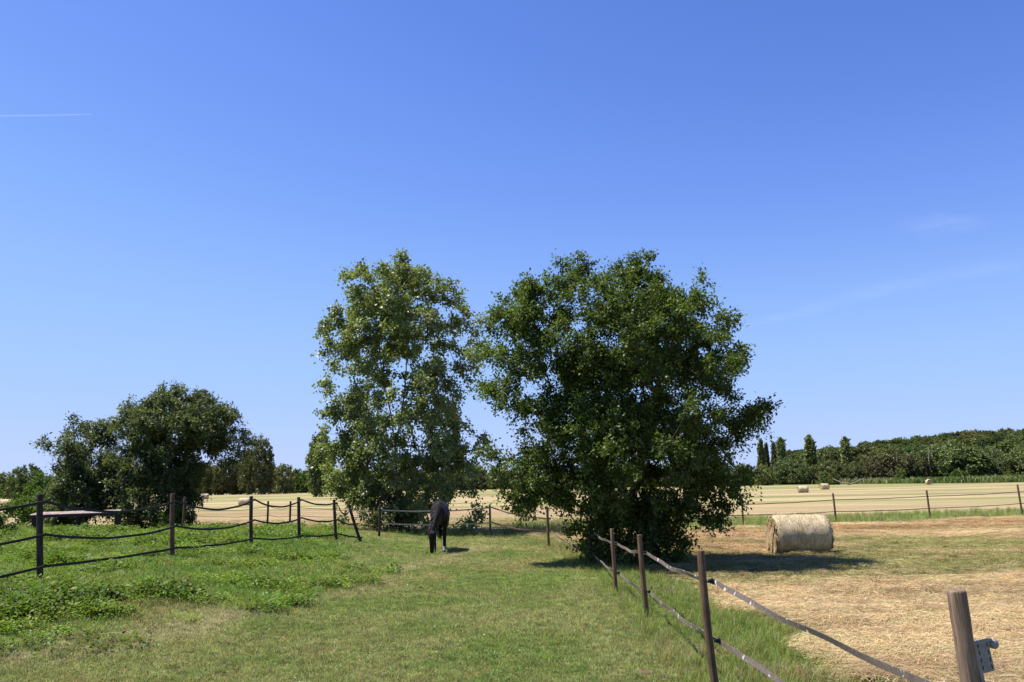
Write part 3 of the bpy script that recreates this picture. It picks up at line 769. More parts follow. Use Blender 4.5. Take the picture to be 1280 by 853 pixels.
FAR = [(3, 80.8, 268.0, 13.9, 2.4), (3, 83.8, 272.0, 12.7, 1.9), (3, 84.5, 266.0, 12.7, 2.1), (3, 86.2, 264.0, 13.9, 3.1), (3, 94.6, 262.0, 14.3, 3.8), (3, 106.0, 262.0, 13.6, 3.3),
(0, 71.2, 255.0, 8.1, 8.5), (1, 75.8, 250.0, 7.4, 6.8), (0, 85.7, 258.0, 9.9, 8.6), (1, 88.0, 254.0, 7.7, 6.4), (0, 94.2, 256.0, 7.2, 7.5), (1, 96.3, 250.0, 8.4, 7.8), (0, 101.7, 248.0, 7.7, 6.8),
(1, 111.0, 262.0, 10.2, 9.2), (4, 109.5, 250.0, 9.1, 8.3), (4, 115.1, 248.0, 11.5, 12.6), (0, 120.8, 246.0, 10.8, 8.2), (2, 131.7, 262.0, 13.3, 10.2), (0, 130.3, 246.0, 14.4, 14.9), (2, 135.2, 243.0, 11.6, 9.5),
(1, 147.9, 256.0, 12.1, 11.0), (0, 143.7, 240.0, 9.1, 8.4), (1, 147.8, 238.0, 11.2, 10.7), (0, 153.5, 238.0, 12.8, 11.6), (5, 88.3, 228.0, 4.4, 3.6), (5, 105.8, 226.0, 4.6, 3.5), (5, 129.2, 215.0, 3.3, 5.0), (5, 83.4, 222.0, 3.1, 2.6), (5, 125.1, 232.0, 4.1, 5.0),
(0, -125.5, 345.0, 13.8, 12.8), (1, -116.5, 340.0, 14.5, 11.3), (0, -113.6, 350.0, 15.4, 11.6), (1, -98.6, 320.0, 22.5, 12.5), (1, -100.3, 345.0, 12.3, 9.4), (0, -93.6, 340.0, 12.4, 10.0), (5, -89.6, 350.0, 10.2, 8.9), (0, -87.3, 360.0, 9.6, 7.7), (2, -48.5, 210.0, 16.3, 6.6),
(0, -73.1, 345.0, 9.1, 10.1), (1, -62.2, 340.0, 10.7, 11.3), (0, -53.1, 345.0, 10.0, 10.8), (1, -42.5, 340.0, 11.0, 11.3), (0, -32.2, 335.0, 9.3, 10.5), (1, -22.9, 330.0, 10.3, 11.0), (0, -13.8, 325.0, 9.4, 10.8), (1, -4.6, 320.0, 9.1, 9.4), (0, 4.5, 310.0, 8.1, 10.3), (1, 14.7, 305.0, 8.4, 10.1), (0, 24.6, 300.0, 7.5, 10.0), (1, 34.1, 295.0, 7.7, 9.8), (0, 43.3, 290.0, 7.4, 9.6), (1, 52.1, 285.0, 7.7, 9.5), (0, 59.6, 275.0, 7.3, 9.1), (1, 66.3, 265.0, 7.5, 8.8),
(0, -110.9, 190.0, 9.3, 7.8), (1, -201.4, 330.0, 10.2, 9.7), (0, -209.7, 330.0, 10.9, 9.7), (1, -183.6, 330.0, 8.8, 9.7), (5, -180.8, 300.0, 6.5, 7.0)]
FLAB = {0: 'slim dark column poplar, leftmost of the tall poplars on the right skyline', 1: 'very thin short column poplar second from the left on the right skyline', 2: 'thin column poplar third from the left on the right skyline',
 3: 'taller column poplar closing the left cluster of four skyline poplars', 4: 'broad column poplar standing alone above the low trees behind two far bales', 5: 'lone column poplar just left of where the wooded hill begins',
 6: 'low dark tree half hidden behind the right edge of the big tree', 7: 'low round tree below the two leftmost skyline poplars', 8: 'dense dark bushy tree at the foot of the poplar cluster', 9: 'small round tree in the dip right of the poplar cluster',
 10: 'low green tree under the lone broad poplar', 11: 'round tree between the last two skyline poplars', 12: 'small green tree at the foot of the last skyline poplar', 13: 'green round tree rising behind the olive-brown trees',
 14: 'smaller olive-brown tree at the left end of the wooded hill', 15: 'wide olive-brown tree at the left end of the wooded hill', 16: 'dark tree right beside the pale dead trunk', 17: 'tall oval tree behind the pale dead trunk',
 18: 'largest dark-green tree in front of the wooded hill', 19: 'oval tree just right of the largest dark-green hill tree', 20: 'tall round tree in the second row before the wooded hill', 21: 'smaller round tree in front near the right photo edge',
 22: 'round tree at the right photo edge below the hill', 23: 'tall tree just past the right photo edge below the hill', 24: 'roundish shrub behind the two small far bales', 25: 'light green round shrub in front of the olive-brown tree', 26: 'wide bright shrub in the meadow near the right photo edge',
 27: 'tiny shrub in the meadow below the lone broad poplar', 28: 'low wide shrub below the largest dark hill tree', 29: 'dark treeline tree seen nearest the right side of the broad bushy tree', 30: 'second dark tree of the far treeline right of the broad bushy tree',
 31: 'rounded taller tree in the far treeline left of the tall pale one', 32: 'tallest tree of the far left treeline, rising above the rest', 33: 'low round tree directly right of the tallest treeline tree', 34: 'round tree in the middle of the gap left of the big poplar', 35: 'light green low shrub in the far treeline gap',
 36: 'lowest distant tree in the gap left of the big poplar', 37: 'slender pale poplar just left of the big airy poplar', 48: 'leftmost far tree in the gap between the airy poplar and the big round tree', 49: 'middle far tree in the gap between the airy poplar and the big round tree', 50: 'rightmost far tree in the gap between the airy poplar and the big round tree', 54: 'single round dark-green tree beyond the bank at the left edge', 55: 'distant tree behind the single round tree at the left edge', 56: 'distant tree cut by the left photo edge', 57: 'distant low tree right of the single round tree', 58: 'grey-green low shrub at the far left field edge'}
PR = {}
for k_, sd in ((0, 101), (1, 102), (2, 103), (3, 104), (5, 106)): PR[k_] = proto(k_, sd)
PR[4] = proto(4, 105)
NAMES = {0: 'round_tree', 1: 'round_tree', 2: 'oval_tree', 3: 'column_poplar', 4: 'olive_tree_crown', 5: 'shrub'}
NAMES[4] = 'brown_leaved_tree'
for k_ in PR: PR[k_][0].materials.append(M['bark'])
for k_ in PR: PR[k_][1].materials.append(M['leaf_olive'] if k_ == 4 else (M['leaf_bright'] if k_ == 5 else M['leaf_far']))
for i, (k_, x, y, h, w) in enumerate(FAR):
    tm, cm, kk = PR[k_]
    root = empty(NAMES[k_], (x, y, hz(x, y) - .1), rng.uniform(0, 6.28))
    tag(root, FLAB.get(i, 'round green far tree mostly hidden behind the poplar or the big tree'), 'shrub' if k_ == 5 else 'tree',
        'shrubs at the far field edge' if k_ == 5 else ('column poplars on the right skyline' if k_ == 3 else ('trees of the far treeline on the left' if i >= 29 else 'trees before the wooded hill')))
    root.scale = (w / kk * (.66 if k_ == 3 else .92), w / kk * (.66 if k_ == 3 else .92), h * (1.08 if k_ == 3 else (.86 if i < 29 else 1.0)))
    for nm, me in (('trunk', tm), ('crown', cm)):
        o = bpy.data.objects.new(nm, me); COL.objects.link(o); o.parent = root
        if nm == 'crown': o['kind'] = 'stuff'

# wooded hill: one far-off mass
def far_wood():
    tu = []
    for k_ in (0, 1, 2):
        me = PR[k_][1]; v = np.empty(len(me.vertices) * 3, np.float32); me.vertices.foreach_get('co', v); v = v.reshape(-1, 3)
        q = np.arange(len(v)).reshape(-1, 4)
        sel = rng.random(len(q)) < .6
        q = q[sel]; v2 = v[q.ravel()].copy(); c = v2.reshape(-1, 4, 3).mean(1, keepdims=True)
        v2 = ((v2.reshape(-1, 4, 3) - c) * 1.35 + c).reshape(-1, 3)
        kk = PR[k_][2]; v2[:, :2] /= kk
        f = np.arange(len(v2)).reshape(-1, 4)
        tu.append((v2 * np.array([.9, .9, 1]), f))
    pts = []
    while len(pts) < 520:
        x, y = rng.uniform(105, 480), rng.uniform(268, 560)
        if x / y > .82 or x < 105 + (y - 268) * .25: continue
        if 0.30 * y < x: pts.append((x, y))
    while len(pts) < 600:   # low backing behind the left treeline
        x, y = rng.uniform(-330, 70), rng.uniform(372, 430)
        pts.append((x, y))
    pts = np.array(pts); z = H(pts[:, 0], pts[:, 1])
    P = np.c_[pts, z - .3]
    size = np.where(pts[:, 0] > 75, rng.uniform(9.5, 13, len(P)), rng.uniform(8, 11.5, len(P)))
    col = jit(np.where(rng.random((len(P), 1)) < .2, A(.115, .125, .042)[None], A(.080, .104, .034)[None]), .2, .1)
    scatter('distant_wood', tu, P, upr(len(P), .03), size, col, M['weed'], 'dense dark-green wood covering the far hill on the right and backing the treeline')
far_wood()

# pale dead trunk, fallen branches
def dead_trunk():
    x, y = 122.6, 243; root = empty('dead_trunk', (x, y, hz(x, y))); tag(root, 'thin pale dead trunk standing against the trees by the wooded hill', 'dead tree')
    a = ring_tube([(0, 0, -.3), (.05, 0, 3), (-.1, 0, 6), (0, 0, 9), (.05, 0, 10.4)], [.22, .19, .16, .12, .05], 8)
    b = ring_tube([(-.05, 0, 6.5), (.6, 0, 7.6), (1.0, .1, 8.8)], [.09, .06, .03], 6)
    link_mesh('trunk', mesh_vf('trunk', [a]), M['bark_pale'], root); link_mesh('branch', mesh_vf('branch', [b]), M['bark_pale'], root)
dead_trunk()
def fallen(x, y, rz, s, label):
    root = empty('fallen_branch', (x, y, hz(x, y) + .2), rz); tag(root, label, 'branch', 'fallen branches by the far bales')
    a = ring_tube([(-3 * s, 0, 0), (-1 * s, .2, .5 * s), (1 * s, 0, 1.2 * s), (2.4 * s, .1, 2.0 * s)], [.2, .17, .13, .05], 7)
    link_mesh('bough', mesh_vf('bough', [a]), M['bark_pale'], root)
    b = ring_tube([(0, .1, .8 * s), (-.4 * s, .3, 1.6 * s), (-.9 * s, .5, 2.1 * s)], [.1, .07, .03], 6)
    link_mesh('side_branch', mesh_vf('side_branch', [b]), M['bark_pale'], root)
fallen(84.5, 214, 2.4, .8, 'pale fallen branch lying in the meadow behind the two small far bales')
fallen(91.0, 218, .3, .9, 'pale forked fallen branch just right of the shrub behind the far bales')

# ------------------------------------------------------------------ plank bench on the bank
def bench():
    x0, x1, y = -18.6, -15.3, 32.6; g = hz(-17, y); L = x1 - x0
    root = empty('plank_bench', ((x0 + x1) / 2, y, g)); tag(root, 'long low bench of pinkish weathered planks in front of the dark bushy tree', 'bench')
    top = 2 - 30.5 * y / 1024 - g
    for k in range(3):
        link_mesh('plank', mesh_vf('plank', [box_vf(0, -.17 + k * .155, top - .05 + .030 * k, L - .05 * k, .15, .04, Matrix.Rotation(rad(10), 3, 'X'))]), M['plank'], root, False)
    link_mesh('front_board', mesh_vf('front_board', [box_vf(0, -.255, top - .115, L + .02, .03, .09)]), M['post_dark'], root, False)
    for sx in (-.46, .03, .47):
        link_mesh('leg', mesh_vf('leg', [box_vf(sx * L, -.02, top / 2 - .08, .12, .36, top - .08)]), M['post_dark'], root, False)
    root.rotation_euler = (0, rad(-1.2), rad(5))
bench()

# ------------------------------------------------------------------ hay bales
def m_bale():
    s = N('bale_wrap')
    f = s.noise(60, 5, .7, stretch=(1, .06, .06)); b = s.noise(3.5, 4, .6); g = s.noise(26, 4, .65)
    c = s.ramp(f, [(.28, (.25, .18, .10)), (.48, (.46, .385, .25)), (.7, (.62, .55, .40))])
    c = s.mix(1.0, c, s.ramp(b, [(.3, (.78, .74, .68)), (.6, (1.05, 1.05, 1.05))]), 'MULTIPLY')
    c = s.mix(1.0, c, s.ramp(g, [(.3, (.75, .72, .66)), (.55, (1.05, 1.04, 1.02))]), 'MULTIPLY')
    s.bsdf(c, .9, f, .03, .8, spec=.1); return s.m
def m_bale_end():
    s = N('bale_end')
    tc = s.n('ShaderNodeTexCoord'); sp = s.n('ShaderNodeSeparateXYZ'); s.l(tc.outputs['Object'], sp.inputs[0])
    cb = s.n('ShaderNodeCombineXYZ'); s.l(sp.outputs[1], cb.inputs[0]); s.l(sp.outputs[2], cb.inputs[1])
    ln = s.n('ShaderNodeVectorMath', operation='LENGTH'); s.l(cb.outputs[0], ln.inputs[0])
    cx = s.n('ShaderNodeCombineXYZ'); s.l(ln.outputs['Value'], cx.inputs[0]); s.l(sp.outputs[1], cx.inputs[1]); s.l(sp.outputs[2], cx.inputs[2])
    r = s.noise(30, 5, .7, cx.outputs[0], (1, .1, .1)); n = s.noise(45, 4, .7); b = s.noise(5, 3, .6)
    c = s.ramp(r, [(.3, (.13, .08, .04)), (.5, (.28, .19, .10)), (.7, (.42, .32, .19))])
    c = s.mix(1.0, c, s.ramp(n, [(.3, (.7, .66, .6)), (.6, (1.1, 1.08, 1.05))]), 'MULTIPLY')
    c = s.mix(s.ramp(b, [(.45, (0, 0, 0)), (.65, (.7, .7, .7))]), c, (.46, .36, .25))
    s.bsdf(c, .95, r, .05, .9, spec=.05); return s.m
M['bale'] = m_bale(); M['bale_end'] = m_bale_end()
def bale_parts(L=1.46, R=.54, lod=False):
    ns = 24 if lod else 72; nx = 6 if lod else 24
    V = []; F = []
    xs = list(np.linspace(-L / 2, L / 2, nx + 1)); prof = []
    for x in xs:
        e = (L / 2 - abs(x)); prof.append((x, R - .07 * max(0, 1 - e / .12)**2))
    prof = [(-L / 2 - .005, R - .12)] + prof + [(L / 2 + .005, R - .12)]
    for i, (x, r) in enumerate(prof):
        for k in range(ns):
            a = 6.28318 * k / ns
            n = float(fbm(np.array(math.cos(a) * 3 + x * 2), np.array(math.sin(a) * 3 + x * 1.3), 13, 3)) - .5
            n2 = float(vnoise(np.array(x * 11), np.array(a * .7), 15)) - .5
            rr = r * (1 + .045 * n + .02 * n2)
            z = math.sin(a) * rr; z = max(z, -R * .93)
            V.append((x + .03 * n, math.cos(a) * rr * 1.02, z))
    for i in range(len(prof) - 1):
        for k in range(ns):
            a, b = i * ns + k, i * ns + (k + 1) % ns; F.append((a, a + ns, b + ns, b))
    wrap = mesh_vf('net_wrap', [(V, F)])
    ends = []
    for sgn in (-1, 1):
        V = []; F = []; nr = 5 if lod else 18
        for j in range(nr + 1):
            for k in range(ns):
                a = 6.28318 * k / ns; rr = (R - .045) * (1 - j / (nr + .4))
                n = float(fbm(np.array(math.cos(a) * rr * 7), np.array(math.sin(a) * rr * 7), 17, 3)) - .5
                spiral = .05 * ((j / nr * 4.5 + k / ns) % 1.0)
                d = L / 2 + .01 - spiral + .13 * n + .03 * (1 - j / nr)
                V.append((sgn * d, math.cos(a) * rr * 1.02, max(math.sin(a) * rr, -R * .92)))
        for j in range(nr):
            for k in range(ns):
                a, b = j * ns + k, j * ns + (k + 1) % ns; F.append((a, b, b + ns, a + ns) if sgn > 0 else (a, a + ns, b + ns, b))
        F.append(tuple(range(nr * ns, (nr + 1) * ns)))
        ends.append(mesh_vf('end_face', [(V, F)]))
    return wrap, ends
def straw_shell(n, L, R, seed=0):
    """loose stalks sticking to the bale: thin three-triangle blades"""
    g = np.random.default_rng(seed); V = []; F = []
    for i in range(n):
        if g.random() < .5:
            s = -1 if g.random() < .6 else 1; a = g.uniform(0, 6.283); r = R * math.sqrt(g.random()) * .98
            c = np.array([s * (L / 2 + g.uniform(-.03, .04)), math.cos(a) * r, math.sin(a) * r]); d = np.array([s * g.uniform(0, .5), g.normal(), g.normal() - .3])
        else:
            a = g.uniform(0, 6.283); c = np.array([g.uniform(-L / 2, L / 2), math.cos(a) * R * 1.0, math.sin(a) * R]); d = np.array([g.normal() * .35, -math.sin(a), math.cos(a)]) * g.choice([-1, 1]) + .25 * np.array([0, math.cos(a), math.sin(a)])
        d = d / np.linalg.norm(d) * g.uniform(.06, .2)
        if c[2] + d[2] < -R * .95: continue
        sd = np.cross(d, g.normal(size=3)); sd = sd / np.linalg.norm(sd) * .006
        k = len(V); V += [c - sd, c + sd, c + d]; F.append((k, k + 1, k + 2))
    return np_mesh('loose_straw', np.array(V), np.array(F))
M['bale_straw'] = m_plain('bale_straw', (.36, .28, .16), .8, .35, 8)
def flap_mesh(L, R):
    """torn wrap and straw hanging down the end in folds"""
    parts = []; g = np.random.default_rng(5)
    for (yc, z0, z1, w, out) in ((-.28, .30, -.45, .2, .10), (-.02, .36, -.30, .17, .07), (-.42, .05, -.5, .14, .05), (.22, .15, -.46, .2, .08)):
        V = []; F = []; nu, nv = 6, 9
        for j in range(nv + 1):
            for i in range(nu + 1):
                t = j / nv; u = i / nu - .5
                V.append((-L / 2 - .03 - out * math.sin(min(1, t * 1.4) * 1.6) - .03 * math.cos(u * 9 + j * .4) + g.normal() * .006, yc + u * w * (1 - .3 * t) + .03 * math.sin(t * 5), z0 + (z1 - z0) * t))
        m = len(V); V += [(v[0] + .02, v[1], v[2]) for v in V]
        for j in range(nv):
            for i in range(nu):
                a = j * (nu + 1) + i; F += [(a, a + 1, a + nu + 2, a + nu + 1), (m + a, m + a + nu + 1, m + a + nu + 2, m + a + 1)]
        parts.append((V, F))
    return parts
BL, BR = 1.48, .54
wrap, ends = bale_parts(BL, BR)
for me in ends: me.materials.append(M['bale_end'])
bx, by = 7.98, 23.35
bale = empty('hay_bale', (bx, by, hz(bx, by) + BR * .91), rad(-3)); tag(bale, 'large near hay bale with a torn ragged end at the edge of the tree shadow', 'hay bale')
link_mesh('net_wrap', wrap, M['bale'], bale)
for me in ends: link_mesh('end_face', me, M['bale_end'], bale)
for p in flap_mesh(BL, BR): link_mesh('straw_flap', mesh_vf('straw_flap', [p]), M['bale_end'], bale)
st = link_mesh('loose_straw', straw_shell(2600, BL, BR), M['bale_straw'], bale, False); st['kind'] = 'stuff'
# far bales share a simpler mesh
fw, fe = bale_parts(BL, .56, True)
fw.materials.append(M['bale']); [m.materials.append(M['bale_end']) for m in fe]
FB = [(45.94, 131.5, -.1, 1.0, 'left one of the two small far bales beyond the wire fence on the right'), (58.9, 157, .25, 1.05, 'right one of the two small far bales, its end in shade'), (95.8, 191, 1.35, 1.15, 'rounded far bale seen end-on before the wooded hill'),
      (-40.55, 126.6, 0, 1.08, 'far bale just left of the second rope fence post, behind its rope'), (-69, 184, .9, 1.1, 'smaller of the two paired bales beyond the bushy tree'), (-80, 217, .35, 1.3, 'farther bale of the pair beyond the bushy tree, near the treeline'), (-98.5, 163, 0, 1.35, 'far bale at the left photo edge beyond the bank')]
for i, (x, y, rz, s, lab) in enumerate(FB):
    r = empty('hay_bale', (x, y, hz(x, y) + .5 * s), rz); r.scale = (s, s, s)
    tag(r, lab, 'hay bale', 'round bales on the far stubble')
    for nm, me in (('net_wrap', fw), ('end_face', fe[0]), ('end_face', fe[1])):
        o = bpy.data.objects.new(nm, me); COL.objects.link(o); o.parent = r
        me.polygons.foreach_set('use_smooth', np.ones(len(me.polygons), bool))

# ------------------------------------------------------------------ horse
def horse():
    bm = bmesh.new()
    def ball(c, r):
        rx, ry, rz_ = (r, r, r) if isinstance(r, (int, float)) else r
        mt = Matrix.Translation(c) @ Matrix.Diagonal((rx, ry, rz_, 1))
        bmesh.ops.create_icosphere(bm, subdivisions=2, radius=1, matrix=mt)
    def bone(a, ra, b, rb, ov=None):
        a, b = Vector(a), Vector(b); ra = Vector((ra,) * 3) if isinstance(ra, (int, float)) else Vector(ra); rb = Vector((rb,) * 3) if isinstance(rb, (int, float)) else Vector(rb)
        n = max(3, int((b - a).length / (min(min(ra), min(rb)) * .35)) + 1)
        for i in range(n + 1):
            t = i / n; ball(a.lerp(b, t), tuple(ra.lerp(rb, t)))
    # trunk: forward is +Y
    bone((0, -.62, 1.13), (.27, .25, .29), (0, -.25, 1.06), (.29, .25, .32))
    bone((0, -.25, 1.06), (.29, .25, .32), (0, .25, 1.05), (.27, .25, .32))
    bone((0, .25, 1.05), (.26, .25, .31), (.02, .56, 1.04), (.21, .2, .27))
    bone((0, .36, 1.24), (.10, .18, .14), (0, .10, 1.22), (.14, .2, .13))        # withers
    bone((0, -.70, 1.28), (.17, .16, .12), (0, -.45, 1.26), (.18, .2, .12))      # croup
    # neck and head, lowered to the grass and turned a little to the right
    bone((.03, .60, 1.08), (.16, .17, .24), (.10, .86, .88), (.115, .14, .19))
    bone((.10, .86, .88), (.115, .14, .19), (.17, 1.05, .66), (.09, .11, .13))
    bone((.17, 1.05, .66), (.088, .11, .12), (.185, 1.11, .50), (.095, .12, .12))
    bone((.185, 1.12, .47), (.095, .125, .10), (.19, 1.13, .26), (.065, .08, .07))
    bone((.19, 1.13, .26), (.064, .075, .07), (.19, 1.115, .10), (.058, .065, .06))
    ball((.19, 1.10, .075), (.06, .055, .05))
    bone((.185, 1.02, .42), (.06, .07, .1), (.19, 1.06, .20), (.045, .04, .05))  # jaw
    for s in (-1, 1):
        ex = .185 + s * .085
        bone((ex, 1.06, .60), (.032, .024, .03), (ex + s * .075, 1.02, .655), (.018, .014, .02))   # ears
        # fore leg
        fy = .44 if s > 0 else .30
        bone((s * .16, .42, .95), (.10, .13, .16), (s * .155, .40, .74), (.075, .09, .1))
        bone((s * .155, .40, .74), (.07, .085, .09), (s * .135, fy, .42), (.048, .052, .06))
        bone((s * .135, fy, .44), (.05, .054, .055), (s * .13, fy - .02, .17), (.034, .04, .04))
        bone((s * .13, fy - .02, .16), (.042, .046, .045), (s * .13, fy + .03, .07), (.04, .045, .04))
        bone((s * .13, fy + .03, .06), (.05, .058, .03), (s * .13, fy + .045, .025), (.058, .068, .025))
        # hind leg
        hy = -.70 if s > 0 else -.82
        bone((s * .15, -.62, 1.02), (.15, .2, .22), (s * .165, -.48, .76), (.10, .13, .14))
        bone((s * .165, -.48, .76), (.09, .12, .12), (s * .15, hy - .06, .50), (.05, .065, .07))
        bone((s * .15, hy - .06, .50), (.05, .062, .06), (s * .145, hy, .17), (.037, .044, .04))
        bone((s * .145, hy, .16), (.044, .048, .045), (s * .145, hy + .05, .07), (.04, .045, .04))
        bone((s * .145, hy + .05, .06), (.05, .058, .03), (s * .145, hy + .065, .025), (.058, .068, .025))
    me = bpy.data.meshes.new('tmp_body'); bm.to_mesh(me); bm.free()
    t = bpy.data.objects.new('tmp_body', me); COL.objects.link(t)
    r = t.modifiers.new('r', 'REMESH'); r.mode = 'VOXEL'; r.voxel_size = .016
    sm = t.modifiers.new('s', 'SMOOTH'); sm.factor = .6; sm.iterations = 7
    dg = bpy.context.evaluated_depsgraph_get(); body = bpy.data.meshes.new_from_object(t.evaluated_get(dg)); body.name = 'body'
    bpy.data.objects.remove(t)
    s = N('horse_coat'); n = s.noise(14, 3, .5); c = s.ramp(n, [(.3, (.008, .006, .006)), (.7, (.016, .011, .010))])
    s.bsdf(c, .62, s.noise(90, 3, .6, stretch=(1, 1, .2)), .003, .3, spec=.12)
    sock = m_plain('white_sock', (.22, .205, .18), .8, .15); hoof = m_plain('hoof_horn', (.10, .085, .07), .5)
    hair = m_plain('horse_hair', (.008, .007, .007), .7, .4, 60)
    body.materials.clear()
    for m_ in (s.m, sock, hoof): body.materials.append(m_)
    mi = np.zeros(len(body.polygons), np.int32)
    for p in body.polygons:
        cx, cy, cz = p.center
        if cy < .7:
            if cz < .055: mi[p.index] = 2
            elif cz < .15 and cx < 0 and cy > 0: mi[p.index] = 1
    body.polygons.foreach_set('material_index', mi)
    root = empty('horse', (-2.2, 25.35, hz(-2.2, 25.35)), rad(180 + 4)); root.scale = (1.06, 1.06, 1.06)
    tag(root, 'black horse grazing with lowered head on the paddock in front of the poplar', 'horse')
    link_mesh('body', body, None, root)
    # mane: strands along the crest falling to one side
    g = np.random.default_rng(3); parts = []
    crest = [Vector(p) for p in ((0, .40, 1.38), (.04, .66, 1.31), (.11, .92, 1.05), (.165, 1.09, .78), (.185, 1.15, .62))]
    for i in range(150):
        t_ = g.random() * (len(crest) - 1); k = min(int(t_), len(crest) - 2); p = crest[k].lerp(crest[k + 1], t_ - k) + Vector((g.normal() * .012, 0, -.015))
        sd = 1 if g.random() < .85 else -1; ln = g.uniform(.12, .24)
        pts = [p, p + Vector((sd * .07, g.normal() * .02, -.03)), p + Vector((sd * (.10 + g.normal() * .015), .02 + g.normal() * .03, -ln))]
        parts.append(ring_tube(pts, [.012, .012, .004], 4, False))
    for i in range(24):
        p = Vector((.185 + g.normal() * .03, 1.15, .63)); parts.append(ring_tube([p, p + Vector((g.normal() * .02, .07, -.06)), p + Vector((g.normal() * .03, .06, -.2))], [.012, .011, .003], 4, False))
    link_mesh('mane', mesh_vf('mane', parts), hair, root)
    parts = [ring_tube([(0, -.86, 1.27), (0, -.97, 1.15), (0, -.99, .9)], [.045, .045, .03], 8)]
    for i in range(90):
        a = Vector((g.normal() * .02, -.95 + g.normal() * .02, 1.15 - g.random() * .2)); parts.append(ring_tube([a, a + Vector((g.normal() * .03, -.05, -.3)), a + Vector((g.normal() * .04, -.02 + g.normal() * .03, -.62 - g.random() * .15))], [.012, .013, .004], 4, False))
    link_mesh('tail', mesh_vf('tail', parts), hair, root)
    for sx in (-1, 1):
        e = bmesh.new(); bmesh.ops.create_uvsphere(e, u_segments=12, v_segments=8, radius=.02, matrix=Matrix.Translation((.185 + sx * .083, 1.155, .47)))
        mm = bpy.data.meshes.new('eye'); e.to_mesh(mm); e.free(); link_mesh('eye', mm, M['black'], root)
horse()

# ------------------------------------------------------------------ ground cover
TB = [tuft_blades(14, .08, .02, .05, .0065, 1.0, 10 + k) for k in range(6)]
TL = [tuft_blades(13, .06, .14, .34, .007, .8, 30 + k) for k in range(5)]
TS = [tuft_straw(16, .13, .12, .34, .0042, .035, 50 + k, None if k < 2 else .25) for k in range(7)]
TW = [tuft_leaves(40, .15, .15, .05, .028, 70 + k) for k in range(5)]
def place(x, y, dz=0.0): return np.c_[x, y, H(x, y) + dz]
# short grazed grass
x, y = cand(210000, 5.5, 36); z = zones(x, y)
k = rng.random(len(x)) < (1 - z['hay']) * (1 - .15 * z['lush']); x, y = x[k], y[k]
zz = {q: v[k] for q, v in z.items()}
c = jit(base_col(x, y, zz) * 1.05, .32, .11)
dry = rng.random(len(x)) < .10; c[dry] = jit(np.tile(A(.30, .25, .12), (dry.sum(), 1)), .2)
scatter('short_grass', TB, place(x, y), upr(len(x), .15), (.7 + .5 * rng.random(len(x))) * (y / 11)**.35 * (1 + .6 * zz['lush']), c, M['grass'], 'short grazed paddock grass')
# weeds on the bank
x, y = cand(52000, 8.5, 40); z = zones(x, y)
cl = fbm(x * .9, y * .9, 141, 3)
ex = np.exp(-((x + 7.4) / 1.7)**2 - ((y - 11.6) / 1.2)**2) * .9
near_f = np.exp(-((x - np.interp(y, [10, 14.3, 18.3, 22, 25.8], [-9, -7.95, -7.38, -6.85, -5.43])) / .7)**2) * (y < 26)
k = rng.random(len(x)) < np.clip(z['lush'] * sst(.36, .6, cl) + ex * sst(.42, .55, cl), 0, 1) * (1 - .85 * near_f)
x, y, cl = x[k], y[k], cl[k]
c = jit(lerp3(A(.170, .235, .034), A(.095, .145, .022), sst(.5, .7, cl)), .2, .1)
scatter('weeds', TW, place(x, y), upr(len(x), .2), rng.uniform(.45, 1.15, len(x)) * (.6 + 1.1 * sst(.4, .75, cl)) * (y / 14)**.25, c, M['weed'], 'lush low nettles and clover on the bank')
x, y = cand(9000, 6, 30); z = zones(x, y)
k = (z['hay'] < .1) & (z['lush'] < .3) & (fbm(x * .7, y * .7, 145, 3) > .50); x, y = x[k], y[k]
c = jit(np.tile(A(.095, .150, .030), (len(x), 1)), .28, .1)
scatter('clover', [(v * np.array([1, 1, .32]), f) for v, f in TW], place(x, y, .015), upr(len(x), .15), rng.uniform(.22, .6, len(x)), c, M['weed'], 'small clover and plantain rosettes in the short paddock grass')
# longer grass: fence strip, rear edge, under posts
x, y = cand(90000, 5.5, 62); z = zones(x, y)
xf = np.interp(y, [0, 20.6, 26.3, 32.2, 36], [1.9, 1.9, 1.13, -.85, -3])
d = np.clip(np.exp(-((x - (xf + z['xe']) / 2 - .05) / .70)**2) * (y < 33) * .9 + np.exp(-((x - xf) / .25)**2) * .6 * (y < 33), 0, 1)
rear = np.exp(-((y - np.interp(x, [-16, -11, -4.6, -.85, 3], [42.5, 36.8, 32.8, 32.8, 34])) / 1.5)**2) * (x < 2.2) * (x > -14)
d = np.clip(d + z['strip'] * .9 + rear * .85 + .22 * z['lush'] * (fbm(x, y, 151, 2) > .45) * (1 - np.exp(-((x - np.interp(y, [10, 14.3, 18.3, 22, 25.8], [-9, -7.95, -7.38, -6.85, -5.43])) / .8)**2)), 0, 1) * (1 - z['hay'] * (1 - np.clip(z['strip'] + rear + d * .4, 0, 1)))
k = rng.random(len(x)) < d; x, y = x[k], y[k]; zz = {q: v[k] for q, v in z.items()}; rr = rear[k]
c = jit(lerp3(np.tile(A(.185, .225, .050), (len(x), 1)), np.tile(A(.28, .235, .105), (len(x), 1)), np.clip(sst(.5, .65, fbm(x * .7, y * .7, 161, 3)) + .35 * rr, 0, .9)), .2, .1)
scatter('long_grass', TL, place(x, y), upr(len(x), .14), rng.uniform(.32, .72, len(x)) * np.where(zz['strip'] > .3, 1.8, 1) * (1 + .7 * rr), c, M['grass'], 'long uncut grass under the fences')
